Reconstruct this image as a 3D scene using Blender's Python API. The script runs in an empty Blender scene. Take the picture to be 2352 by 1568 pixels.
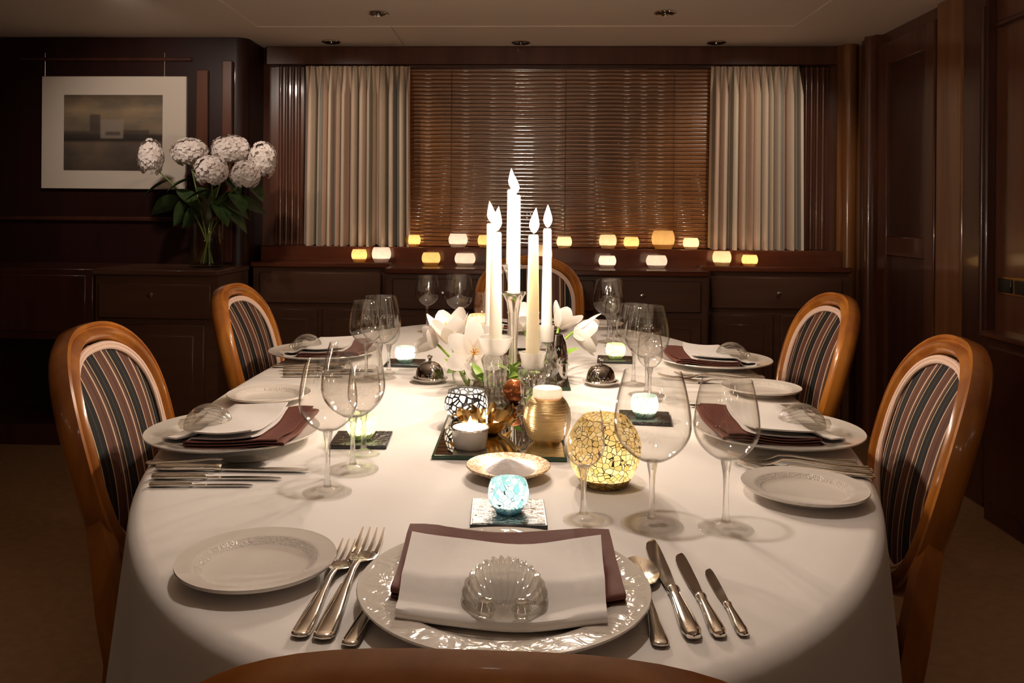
import bpy, math, random
from math import sin, cos, pi, sqrt, radians as R
from mathutils import Vector, Matrix
random.seed(7)
S = bpy.context.scene
col = S.collection

# ------------------------------------------------------------------ camera
F, CX, CY, YAW, ROLL, ZC = 1930.0, 1127.0, 492.0, 0.0407, 0.008, 1.154
cam = bpy.data.cameras.new('camera'); co = bpy.data.objects.new('camera', cam); col.objects.link(co)
cam.sensor_fit = 'HORIZONTAL'; cam.sensor_width = 36.0; cam.lens = 36.0 * F / 2352
cam.shift_x = (1176 - CX) / 2352; cam.shift_y = (CY - 784) / 2352
cam.clip_start = 0.02
co.matrix_world = Matrix.Translation((0, 0, ZC)) @ Matrix.Rotation(YAW, 4, 'Z') @ Matrix.Rotation(pi/2, 4, 'X') @ Matrix.Rotation(ROLL, 4, 'Z')
S.camera = co

# ------------------------------------------------------------------ world and exposure
w = bpy.data.worlds.new('night'); S.world = w; w.use_nodes = True
w.node_tree.nodes['Background'].inputs[0].default_value = (1.0, 0.80, 0.62, 1)
w.node_tree.nodes['Background'].inputs[1].default_value = 0.015     # even warm fill light, added; enters through the open end behind the camera
S.view_settings.view_transform = 'Standard'; S.view_settings.look = 'None'
S.view_settings.gamma = 1; S.view_settings.use_curve_mapping = False
S.view_settings.exposure = 0.0
cy = S.cycles
cy.use_denoising = True
cy.caustics_reflective = False; cy.caustics_refractive = False
cy.transparent_max_bounces = 40; cy.max_bounces = 10; cy.transmission_bounces = 10; cy.glossy_bounces = 5
cy.sample_clamp_indirect = 4.0
WARM = (1.0, 0.82, 0.66)          # candle light
SPOT = (1.0, 0.85, 0.73)          # fill lamps added in the ceiling
TAPER_W, VOTIVE_W, TABLE_FILL_W, ROOM_FILL_W = 4.0, 0.07, 0.8, 1.0
ZT = 0.75                          # top of the tablecloth
TX, TY = -0.03, 1.93               # middle of the table
ZCEIL = 2.113

# ------------------------------------------------------------------ a pixel of the photograph turned into a point of the room
def ray(px, py):
    u = (px - CX) / F; v = (py - CY) / F
    c, s = cos(ROLL), sin(ROLL); u, v = c*u + s*v, -s*u + c*v
    ca, sa = cos(YAW), sin(YAW)
    return (ca*u - sa, sa*u + ca, -v)
def P(px, py, z=ZT):
    d = ray(px, py); t = (z - ZC) / d[2]; return (d[0]*t, d[1]*t, z)
def PY(px, py, Y):
    d = ray(px, py); t = Y / d[1]; return (d[0]*t, Y, ZC + d[2]*t)

# ------------------------------------------------------------------ materials
M = {}
def nt(name):
    m = bpy.data.materials.new(name); m.use_nodes = True; m.node_tree.nodes.clear()
    M[name] = m; return m, m.node_tree.nodes, m.node_tree.links
def pr(name, base, rough=0.5, metal=0.0, coat=0.0, sheen=0.0, sss=0.0, sssr=0.01, spec=0.5, crough=0.08, bump=None, vary=None, grain=None, emit=None):
    m, n, l = nt(name)
    o = n.new('ShaderNodeOutputMaterial'); b = n.new('ShaderNodeBsdfPrincipled'); l.new(b.outputs[0], o.inputs[0])
    b.inputs['Base Color'].default_value = (*base, 1); b.inputs['Roughness'].default_value = rough
    b.inputs['Metallic'].default_value = metal; b.inputs['Coat Weight'].default_value = coat
    b.inputs['Coat Roughness'].default_value = crough; b.inputs['Specular IOR Level'].default_value = spec
    if sheen: b.inputs['Sheen Weight'].default_value = sheen
    if sss:
        b.inputs['Subsurface Weight'].default_value = sss; b.inputs['Subsurface Scale'].default_value = sssr
        b.inputs['Subsurface Radius'].default_value = (1, 0.75, 0.5)
    tc = n.new('ShaderNodeTexCoord')
    if bump:
        sc, st, dist = bump
        t = n.new('ShaderNodeTexNoise'); t.inputs['Scale'].default_value = sc; t.inputs['Detail'].default_value = 4
        l.new(tc.outputs['Object'], t.inputs['Vector'])
        bp = n.new('ShaderNodeBump'); bp.inputs['Strength'].default_value = st; bp.inputs['Distance'].default_value = dist
        l.new(t.outputs[0], bp.inputs['Height']); l.new(bp.outputs[0], b.inputs['Normal'])
    if vary:                       # (second colour, scale xyz)
        c2, sc = vary
        mp = n.new('ShaderNodeMapping'); mp.inputs['Scale'].default_value = sc; l.new(tc.outputs['Object'], mp.inputs[0])
        t = n.new('ShaderNodeTexNoise'); t.inputs['Scale'].default_value = 1; t.inputs['Detail'].default_value = 5
        l.new(mp.outputs[0], t.inputs['Vector'])
        mx = n.new('ShaderNodeMix'); mx.data_type = 'RGBA'
        mx.inputs[6].default_value = (*base, 1); mx.inputs[7].default_value = (*c2, 1)
        rp = n.new('ShaderNodeValToRGB'); rp.color_ramp.elements[0].position = 0.38; rp.color_ramp.elements[1].position = 0.62
        l.new(t.outputs[0], rp.inputs[0]); l.new(rp.outputs[0], mx.inputs[0]); l.new(mx.outputs[2], b.inputs['Base Color'])
    return m
# woods
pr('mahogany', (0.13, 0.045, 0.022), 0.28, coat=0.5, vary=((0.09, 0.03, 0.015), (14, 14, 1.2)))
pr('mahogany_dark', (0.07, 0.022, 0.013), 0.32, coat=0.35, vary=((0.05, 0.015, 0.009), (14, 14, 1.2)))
pr('mahogany_shaded', (0.026, 0.006, 0.004), 0.45, coat=0.08, spec=0.3, vary=((0.02, 0.005, 0.0035), (14, 14, 1.2)))  # mahogany of the alcove wall, with its shade put into the colour
pr('mahogany_light', (0.26, 0.10, 0.03), 0.25, coat=0.6, vary=((0.19, 0.07, 0.02), (18, 18, 1.0)))
pr('cabinet_wood', (0.11, 0.05, 0.028), 0.35, coat=0.3, vary=((0.085, 0.036, 0.02), (1.4, 14, 14)))
pr('sill_wood', (0.15, 0.042, 0.018), 0.2, coat=0.7, vary=((0.10, 0.028, 0.012), (1.4, 14, 14)))
pr('slat_wood', (0.33, 0.13, 0.036), 0.2, coat=1.0, crough=0.04, vary=((0.26, 0.098, 0.026), (2, 40, 40)))
pr('chair_wood', (0.47, 0.17, 0.022), 0.28, coat=0.5, vary=((0.32, 0.10, 0.013), (22, 22, 5)))
pr('table_wood', (0.16, 0.06, 0.03), 0.4)
# soft stuff
pr('cloth_white', (0.80, 0.755, 0.72), 0.85, sheen=0.1, bump=(4.5, 0.5, 0.010))
pr('napkin_white', (0.80, 0.76, 0.73), 0.8, sheen=0.15, bump=(28, 0.25, 0.004))
pr('napkin_brown', (0.15, 0.055, 0.042), 0.7, spec=0.2, sheen=0.0, bump=(30, 0.3, 0.004))
pr('welt_cream', (0.70, 0.50, 0.40), 0.7, bump=(300, 0.4, 0.001))
pr('carpet', (0.30, 0.165, 0.075), 0.95, bump=(400, 0.5, 0.004), vary=((0.26, 0.14, 0.065), (30, 30, 30)))
# others
pr('ceiling_paint', (0.84, 0.71, 0.58), 0.7)
pr('porcelain', (0.78, 0.73, 0.67), 0.14, coat=0.5)
pr('silver', (0.86, 0.80, 0.72), 0.14, metal=1.0)
pr('blade_steel', (0.55, 0.50, 0.46), 0.10, metal=1.0)
pr('dome_silver', (0.42, 0.38, 0.35), 0.07, metal=1.0, bump=(40, 0.15, 0.002))
pr('chrome', (0.6, 0.55, 0.5), 0.08, metal=1.0)
pr('brass', (0.80, 0.55, 0.2), 0.2, metal=1.0)
pr('black_plastic', (0.012, 0.011, 0.012), 0.25)
pr('mirror', (0.82, 0.84, 0.80), 0.02, metal=1.0)
pr('mirror_edge', (0.02, 0.06, 0.03), 0.15)
pr('tile_mirror', (0.24, 0.24, 0.24), 0.22, metal=1.0, bump=(110, 0.9, 0.006))
pr('tile_edge', (0.03, 0.03, 0.035), 0.3)
pr('wax', (0.94, 0.89, 0.80), 0.45, sss=1.0, sssr=0.06)
pr('wax_yellow', (0.94, 0.87, 0.73), 0.45, sss=1.0, sssr=0.06)
pr('tealight_wax', (0.9, 0.85, 0.75), 0.5, sss=0.5, sssr=0.02)
pr('wick', (0.02, 0.015, 0.01), 0.9)
pr('gold_wire', (0.78, 0.56, 0.28), 0.32, metal=1.0)
pr('gold_leaf', (0.62, 0.40, 0.15), 0.2, metal=1.0)
pr('copper_glass', (0.62, 0.20, 0.07), 0.12, metal=0.6, bump=(45, 0.4, 0.004))
pr('leaf', (0.022, 0.05, 0.016), 0.45, vary=((0.05, 0.085, 0.02), (20, 20, 20)))
pr('leaf_bright', (0.30, 0.46, 0.06), 0.4, vary=((0.18, 0.33, 0.04), (40, 40, 40)))
pr('stem', (0.16, 0.22, 0.05), 0.5)
pr('hydrangea', (0.86, 0.78, 0.72), 0.7, vary=((0.76, 0.64, 0.58), (25, 25, 25)))
pr('stamen', (0.85, 0.42, 0.06), 0.6)
pr('salt', (0.94, 0.89, 0.90), 0.6, sss=0.25, sssr=0.01, bump=(60, 0.6, 0.006))
pr('mat_board', (0.68, 0.58, 0.48), 0.8)
pr('wire', (0.7, 0.6, 0.5), 0.3, metal=1.0)
pr('black_mosaic_rim', (0.02, 0.018, 0.02), 0.3)
pr('dark_cord', (0.05, 0.025, 0.012), 0.7)

[x for x in M['slat_wood'].node_tree.nodes if x.type == 'BSDF_PRINCIPLED'][0].inputs['Coat IOR'].default_value = 2.2    # thick gloss lacquer
def brushed(m):                    # fine horizontal wire windings
    n, l = m.node_tree.nodes, m.node_tree.links
    b = [x for x in n if x.type == 'BSDF_PRINCIPLED'][0]; tc = n.new('ShaderNodeTexCoord')
    mp = n.new('ShaderNodeMapping'); mp.inputs['Scale'].default_value = (6, 6, 420); l.new(tc.outputs['Object'], mp.inputs[0])
    t = n.new('ShaderNodeTexNoise'); t.inputs['Scale'].default_value = 3; l.new(mp.outputs[0], t.inputs['Vector'])
    bp = n.new('ShaderNodeBump'); bp.inputs['Strength'].default_value = 0.5; bp.inputs['Distance'].default_value = 0.002
    l.new(t.outputs[0], bp.inputs['Height']); l.new(bp.outputs[0], b.inputs['Normal'])
brushed(M['gold_wire'])

def embossed(m, r0, r1, scale):    # relief on the rim of a plate
    n, l = m.node_tree.nodes, m.node_tree.links
    b = [x for x in n if x.type == 'BSDF_PRINCIPLED'][0]; tc = n.new('ShaderNodeTexCoord')
    sx = n.new('ShaderNodeSeparateXYZ'); l.new(tc.outputs['Object'], sx.inputs[0])
    cb = n.new('ShaderNodeCombineXYZ'); l.new(sx.outputs[0], cb.inputs[0]); l.new(sx.outputs[1], cb.inputs[1])
    ln = n.new('ShaderNodeVectorMath'); ln.operation = 'LENGTH'; l.new(cb.outputs[0], ln.inputs[0])
    a = n.new('ShaderNodeMath'); a.operation = 'GREATER_THAN'; a.inputs[1].default_value = r0; l.new(ln.outputs['Value'], a.inputs[0])
    c = n.new('ShaderNodeMath'); c.operation = 'LESS_THAN'; c.inputs[1].default_value = r1; l.new(ln.outputs['Value'], c.inputs[0])
    k = n.new('ShaderNodeMath'); k.operation = 'MULTIPLY'; l.new(a.outputs[0], k.inputs[0]); l.new(c.outputs[0], k.inputs[1])
    t = n.new('ShaderNodeTexNoise'); t.inputs['Scale'].default_value = scale; t.inputs['Distortion'].default_value = 1.5
    l.new(tc.outputs['Object'], t.inputs['Vector'])
    h = n.new('ShaderNodeMath'); h.operation = 'MULTIPLY'; l.new(t.outputs[0], h.inputs[0]); l.new(k.outputs[0], h.inputs[1])
    bp = n.new('ShaderNodeBump'); bp.inputs['Strength'].default_value = 0.6; bp.inputs['Distance'].default_value = 0.006
    l.new(h.outputs[0], bp.inputs['Height']); l.new(bp.outputs[0], b.inputs['Normal'])
pr('charger_glaze', (0.72, 0.66, 0.59), 0.10, coat=0.8); embossed(M['charger_glaze'], 0.098, 0.146, 34)
pr('bread_glaze', (0.76, 0.70, 0.64), 0.14, coat=0.5); embossed(M['bread_glaze'], 0.058, 0.067, 220)

def glass_thin(name, tint=(0.97, 0.96, 0.94), edge=(0.50, 0.43, 0.39), f0=0.045, rough=0.0, power=5.0):
    m, n, l = nt(name); o = n.new('ShaderNodeOutputMaterial')
    lw = n.new('ShaderNodeLayerWeight'); lw.inputs[0].default_value = 0.5
    rp = n.new('ShaderNodeValToRGB'); rp.color_ramp.elements[0].color = (*tint, 1); rp.color_ramp.elements[0].position = 0.66
    rp.color_ramp.elements[1].color = (*edge, 1); rp.color_ramp.elements[1].position = 0.97
    l.new(lw.outputs['Facing'], rp.inputs[0])
    tr = n.new('ShaderNodeBsdfTransparent'); l.new(rp.outputs[0], tr.inputs[0])
    g = n.new('ShaderNodeBsdfGlossy'); g.inputs['Roughness'].default_value = rough
    fc = n.new('ShaderNodeLayerWeight'); fc.inputs[0].default_value = 0.5
    p5 = n.new('ShaderNodeMath'); p5.operation = 'POWER'; p5.inputs[1].default_value = power; l.new(fc.outputs['Facing'], p5.inputs[0])
    fr = n.new('ShaderNodeMath'); fr.operation = 'MULTIPLY_ADD'; fr.inputs[1].default_value = 0.9 - f0; fr.inputs[2].default_value = f0; l.new(p5.outputs[0], fr.inputs[0])
    mx = n.new('ShaderNodeMixShader'); l.new(fr.outputs[0], mx.inputs[0]); l.new(tr.outputs[0], mx.inputs[1]); l.new(g.outputs[0], mx.inputs[2])
    l.new(mx.outputs[0], o.inputs[0]); return m
glass_thin('glass_thin', (0.99, 0.985, 0.975), (0.50, 0.44, 0.40), 0.07, 0.0, 4.5)
glass_thin('glass_foot', (0.99, 0.985, 0.975), (0.90, 0.87, 0.84), 0.07, 0.0, 7.0)
glass_thin('glass_window', (0.9, 0.92, 0.9), (0.5, 0.5, 0.5))
glass_thin('glass_vase', (0.90, 0.90, 0.84), (0.35, 0.33, 0.25))
def glass_solid(name, c=(1, 1, 1), rough=0.0, mix=0.35):
    m, n, l = nt(name); o = n.new('ShaderNodeOutputMaterial')
    g = n.new('ShaderNodeBsdfGlass'); g.inputs['Color'].default_value = (*c, 1); g.inputs['IOR'].default_value = 1.5; g.inputs['Roughness'].default_value = rough
    tr = n.new('ShaderNodeBsdfTransparent'); tr.inputs[0].default_value = (*c, 1)
    mx = n.new('ShaderNodeMixShader'); mx.inputs[0].default_value = mix
    l.new(g.outputs[0], mx.inputs[1]); l.new(tr.outputs[0], mx.inputs[2]); l.new(mx.outputs[0], o.inputs[0]); return m
glass_solid('glass_stem', mix=0.5)
glass_thin('crystal', (0.97, 0.96, 0.93), (0.74, 0.70, 0.64), 0.26, 0.05)
def frosted_glass():
    m, n, l = nt('frosted'); o = n.new('ShaderNodeOutputMaterial')
    a = n.new('ShaderNodeBsdfTranslucent'); a.inputs[0].default_value = (0.95, 0.92, 0.88, 1)
    b = n.new('ShaderNodeBsdfPrincipled'); b.inputs['Base Color'].default_value = (0.9, 0.87, 0.83, 1); b.inputs['Roughness'].default_value = 0.3
    c = n.new('ShaderNodeBsdfTransparent')
    m1 = n.new('ShaderNodeMixShader'); m1.inputs[0].default_value = 0.5; l.new(a.outputs[0], m1.inputs[1]); l.new(b.outputs[0], m1.inputs[2])
    m2 = n.new('ShaderNodeMixShader'); m2.inputs[0].default_value = 0.42; l.new(m1.outputs[0], m2.inputs[1]); l.new(c.outputs[0], m2.inputs[2]); l.new(m2.outputs[0], o.inputs[0])
frosted_glass()

def flame_mat():
    m, n, l = nt('flame'); o = n.new('ShaderNodeOutputMaterial')
    e = n.new('ShaderNodeEmission'); e.inputs[0].default_value = (1, 0.82, 0.58, 1); e.inputs[1].default_value = 26
    t = n.new('ShaderNodeBsdfTransparent'); a = n.new('ShaderNodeAddShader')
    l.new(e.outputs[0], a.inputs[0]); l.new(t.outputs[0], a.inputs[1]); l.new(a.outputs[0], o.inputs[0])
flame_mat()

def votive_glass(name, c, c2, scale=70, edge=None, edgew=0.06, trans=0.75, metal=False):
    """lit glass: light of the flame inside comes through the wall; optional dark grout between the chips"""
    m, n, l = nt(name); o = n.new('ShaderNodeOutputMaterial'); tc = n.new('ShaderNodeTexCoord')
    v = n.new('ShaderNodeTexVoronoi'); v.inputs['Scale'].default_value = scale; l.new(tc.outputs['Object'], v.inputs['Vector'])
    mx = n.new('ShaderNodeMix'); mx.data_type = 'RGBA'; mx.inputs[6].default_value = (*c, 1); mx.inputs[7].default_value = (*c2, 1)
    sp = n.new('ShaderNodeSeparateColor'); l.new(v.outputs['Color'], sp.inputs[0]); l.new(sp.outputs[0], mx.inputs[0])
    tl = n.new('ShaderNodeBsdfTranslucent'); l.new(mx.outputs[2], tl.inputs[0])
    df = n.new('ShaderNodeBsdfPrincipled'); l.new(mx.outputs[2], df.inputs['Base Color']); df.inputs['Roughness'].default_value = 0.18
    if metal: df.inputs['Metallic'].default_value = 0.85
    m1 = n.new('ShaderNodeMixShader'); m1.inputs[0].default_value = trans; l.new(df.outputs[0], m1.inputs[1]); l.new(tl.outputs[0], m1.inputs[2])
    last = m1
    if edge:
        v2 = n.new('ShaderNodeTexVoronoi'); v2.feature = 'DISTANCE_TO_EDGE'; v2.inputs['Scale'].default_value = scale; l.new(tc.outputs['Object'], v2.inputs['Vector'])
        lt = n.new('ShaderNodeMath'); lt.operation = 'LESS_THAN'; lt.inputs[1].default_value = edgew; l.new(v2.outputs[0], lt.inputs[0])
        d2 = n.new('ShaderNodeBsdfPrincipled'); d2.inputs['Base Color'].default_value = (*edge, 1); d2.inputs['Roughness'].default_value = 0.4
        m2 = n.new('ShaderNodeMixShader'); l.new(lt.outputs[0], m2.inputs[0]); l.new(m1.outputs[0], m2.inputs[1]); l.new(d2.outputs[0], m2.inputs[2]); last = m2
    l.new(last.outputs[0], o.inputs[0])
votive_glass('votive_gold', (0.95, 0.66, 0.28), (0.9, 0.58, 0.22), 90)
votive_glass('votive_white', (0.95, 0.86, 0.80), (0.9, 0.78, 0.70), 90)
votive_glass('votive_cream', (0.95, 0.78, 0.52), (0.95, 0.72, 0.45), 90)
votive_glass('votive_blue', (0.17, 0.47, 0.60), (0.70, 0.92, 1.0), 140, edge=(0.10, 0.22, 0.28), edgew=0.03, trans=0.65)
votive_glass('votive_aqua', (0.55, 0.85, 0.82), (0.85, 0.95, 0.92), 90, edge=(0.25, 0.4, 0.4), edgew=0.03)
votive_glass('votive_green', (0.62, 0.85, 0.42), (0.95, 0.95, 0.75), 90, edge=(0.3, 0.4, 0.15), edgew=0.03)
votive_glass('crackle_gold', (0.80, 0.55, 0.18), (1.0, 0.86, 0.50), 125, edge=(0.05, 0.035, 0.008), edgew=0.045, trans=0.45, metal=True)
votive_glass('crackle_cream', (0.9, 0.66, 0.36), (0.98, 0.82, 0.55), 110, edge=(0.5, 0.3, 0.1), edgew=0.04, trans=0.7)
votive_glass('mosaic_black_white', (0.95, 0.9, 0.86), (0.92, 0.86, 0.8), 95, edge=(0.01, 0.01, 0.012), edgew=0.13, trans=0.5)
votive_glass('petal', (0.95, 0.90, 0.86), (0.92, 0.86, 0.80), 12, trans=0.45)

def stripes(name):
    m, n, l = nt(name); o = n.new('ShaderNodeOutputMaterial'); b = n.new('ShaderNodeBsdfPrincipled'); l.new(b.outputs[0], o.inputs[0])
    b.inputs['Roughness'].default_value = 0.75; b.inputs['Specular IOR Level'].default_value = 0.25
    tc = n.new('ShaderNodeTexCoord'); sx = n.new('ShaderNodeSeparateXYZ'); l.new(tc.outputs['Object'], sx.inputs[0])
    a = n.new('ShaderNodeMath'); a.operation = 'MULTIPLY_ADD'; a.inputs[1].default_value = 1/0.094; a.inputs[2].default_value = 10.32; l.new(sx.outputs[0], a.inputs[0])
    fr = n.new('ShaderNodeMath'); fr.operation = 'FRACT'; l.new(a.outputs[0], fr.inputs[0])
    rp = n.new('ShaderNodeValToRGB'); rp.color_ramp.interpolation = 'CONSTANT'; cr = rp.color_ramp
    st = [(0, (0.62, 0.45, 0.33)), (0.05, (0.11, 0.048, 0.032)), (0.17, (0.055, 0.027, 0.02)), (0.20, (0.12, 0.052, 0.036)), (0.40, (0.60, 0.43, 0.31)),
          (0.435, (0.012, 0.012, 0.013)), (0.60, (0.05, 0.04, 0.036)), (0.63, (0.012, 0.012, 0.013)), (0.80, (0.52, 0.36, 0.2)), (0.835, (0.03, 0.02, 0.018)), (0.90, (0.10, 0.05, 0.036))]
    cr.elements[0].position, cr.elements[0].color = st[0][0], (*st[0][1], 1)
    cr.elements[1].position, cr.elements[1].color = st[1][0], (*st[1][1], 1)
    for p, c in st[2:]:
        e = cr.elements.new(p); e.color = (*c, 1)
    l.new(fr.outputs[0], rp.inputs[0]); l.new(rp.outputs[0], b.inputs['Base Color'])
stripes('striped_fabric')

def curtain_mat():
    m, n, l = nt('curtain_fabric'); o = n.new('ShaderNodeOutputMaterial'); b = n.new('ShaderNodeBsdfPrincipled'); l.new(b.outputs[0], o.inputs[0])
    b.inputs['Roughness'].default_value = 0.6; b.inputs['Sheen Weight'].default_value = 0.3
    uv = n.new('ShaderNodeUVMap'); sx = n.new('ShaderNodeSeparateXYZ'); l.new(uv.outputs[0], sx.inputs[0])
    a = n.new('ShaderNodeMath'); a.operation = 'MULTIPLY'; a.inputs[1].default_value = 3.1; l.new(sx.outputs[0], a.inputs[0])
    fr = n.new('ShaderNodeMath'); fr.operation = 'FRACT'; l.new(a.outputs[0], fr.inputs[0])
    rp = n.new('ShaderNodeValToRGB'); rp.color_ramp.interpolation = 'CONSTANT'; cr = rp.color_ramp
    st = [(0, (0.72, 0.56, 0.41)), (0.22, (0.27, 0.235, 0.18)), (0.34, (0.72, 0.50, 0.36)), (0.5, (0.60, 0.48, 0.34)), (0.64, (0.20, 0.175, 0.13)), (0.74, (0.78, 0.63, 0.46)), (0.9, (0.50, 0.33, 0.23))]
    cr.elements[0].position, cr.elements[0].color = st[0][0], (*st[0][1], 1)
    cr.elements[1].position, cr.elements[1].color = st[1][0], (*st[1][1], 1)
    for p, c in st[2:]:
        e = cr.elements.new(p); e.color = (*c, 1)
    l.new(fr.outputs[0], rp.inputs[0]); l.new(rp.outputs[0], b.inputs['Base Color'])
curtain_mat()

def painting_mat():                # a blurred abstract in browns and greys
    m, n, l = nt('painting'); o = n.new('ShaderNodeOutputMaterial'); b = n.new('ShaderNodeBsdfPrincipled'); l.new(b.outputs[0], o.inputs[0])
    b.inputs['Roughness'].default_value = 0.6
    tc = n.new('ShaderNodeTexCoord'); mp = n.new('ShaderNodeMapping'); mp.inputs['Scale'].default_value = (5, 1, 10); l.new(tc.outputs['Object'], mp.inputs[0])
    t = n.new('ShaderNodeTexNoise'); t.inputs['Scale'].default_value = 1; t.inputs['Detail'].default_value = 3; l.new(mp.outputs[0], t.inputs['Vector'])
    rp = n.new('ShaderNodeValToRGB'); rp.color_ramp.elements[0].position = 0.35; rp.color_ramp.elements[0].color = (0.06, 0.04, 0.03, 1)
    rp.color_ramp.elements[1].position = 0.7; rp.color_ramp.elements[1].color = (0.36, 0.25, 0.15, 1)
    l.new(t.outputs[0], rp.inputs[0])
    sx = n.new('ShaderNodeSeparateXYZ'); l.new(tc.outputs['Object'], sx.inputs[0])
    r2 = n.new('ShaderNodeMapRange'); r2.inputs[1].default_value = -0.206; r2.inputs[2].default_value = 0.206; l.new(sx.outputs[2], r2.inputs[0])
    cr = n.new('ShaderNodeValToRGB'); e = cr.color_ramp.elements
    e[0].position = 0; e[0].color = (0.22, 0.17, 0.13, 1); e[1].position = 1; e[1].color = (0.3, 0.24, 0.17, 1)
    for p, c in ((0.36, (0.34, 0.28, 0.23)), (0.40, (0.07, 0.05, 0.04)), (0.46, (0.09, 0.06, 0.05)), (0.50, (0.5, 0.42, 0.32)), (0.8, (0.8, 0.66, 0.45))):
        k = e.new(p); k.color = (*c, 1)
    l.new(r2.outputs[0], cr.inputs[0])
    mx = n.new('ShaderNodeMix'); mx.data_type = 'RGBA'; mx.blend_type = 'MULTIPLY'; mx.inputs[0].default_value = 0.8
    l.new(cr.outputs[0], mx.inputs[6]); l.new(rp.outputs[0], mx.inputs[7]); prev = mx.outputs[2]
    for xc, zc, hw, hh, c in ((-0.10, 0.035, 0.028, 0.062, (0.05, 0.035, 0.028)), (-0.005, 0.02, 0.062, 0.05, (0.30, 0.24, 0.19)), (0.13, -0.01, 0.07, 0.022, (0.045, 0.03, 0.024)), (0.0, -0.005, 0.04, 0.008, (0.04, 0.03, 0.025)), (-0.2, -0.012, 0.07, 0.018, (0.05, 0.035, 0.028))):
        f = []
        for ax, ce, h in ((0, xc, hw), (2, zc, hh)):
            a = n.new('ShaderNodeMath'); a.operation = 'SUBTRACT'; a.inputs[1].default_value = ce; l.new(sx.outputs[ax], a.inputs[0])
            d = n.new('ShaderNodeMath'); d.operation = 'ABSOLUTE'; l.new(a.outputs[0], d.inputs[0])
            r = n.new('ShaderNodeMapRange'); r.inputs[1].default_value = h + 0.008; r.inputs[2].default_value = h - 0.004; l.new(d.outputs[0], r.inputs[0]); f.append(r)
        k = n.new('ShaderNodeMath'); k.operation = 'MULTIPLY'; l.new(f[0].outputs[0], k.inputs[0]); l.new(f[1].outputs[0], k.inputs[1])
        k2 = n.new('ShaderNodeMath'); k2.operation = 'MULTIPLY'; k2.inputs[1].default_value = 0.75; l.new(k.outputs[0], k2.inputs[0])
        m2 = n.new('ShaderNodeMix'); m2.data_type = 'RGBA'; m2.inputs[7].default_value = (*c, 1); l.new(k2.outputs[0], m2.inputs[0]); l.new(prev, m2.inputs[6]); prev = m2.outputs[2]
    l.new(prev, b.inputs['Base Color'])
painting_mat()

def dish_mat():
    m, n, l = nt('gold_pattern'); o = n.new('ShaderNodeOutputMaterial'); b = n.new('ShaderNodeBsdfPrincipled'); l.new(b.outputs[0], o.inputs[0])
    b.inputs['Roughness'].default_value = 0.3; b.inputs['Metallic'].default_value = 0.5
    tc = n.new('ShaderNodeTexCoord'); t = n.new('ShaderNodeTexNoise'); t.inputs['Scale'].default_value = 130; t.inputs['Distortion'].default_value = 2
    l.new(tc.outputs['Object'], t.inputs['Vector'])
    rp = n.new('ShaderNodeValToRGB'); rp.color_ramp.interpolation = 'CONSTANT'; rp.color_ramp.elements[0].color = (0.55, 0.33, 0.16, 1)
    rp.color_ramp.elements[1].position = 0.5; rp.color_ramp.elements[1].color = (0.92, 0.76, 0.58, 1)
    l.new(t.outputs[0], rp.inputs[0]); l.new(rp.outputs[0], b.inputs['Base Color'])
dish_mat()

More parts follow.
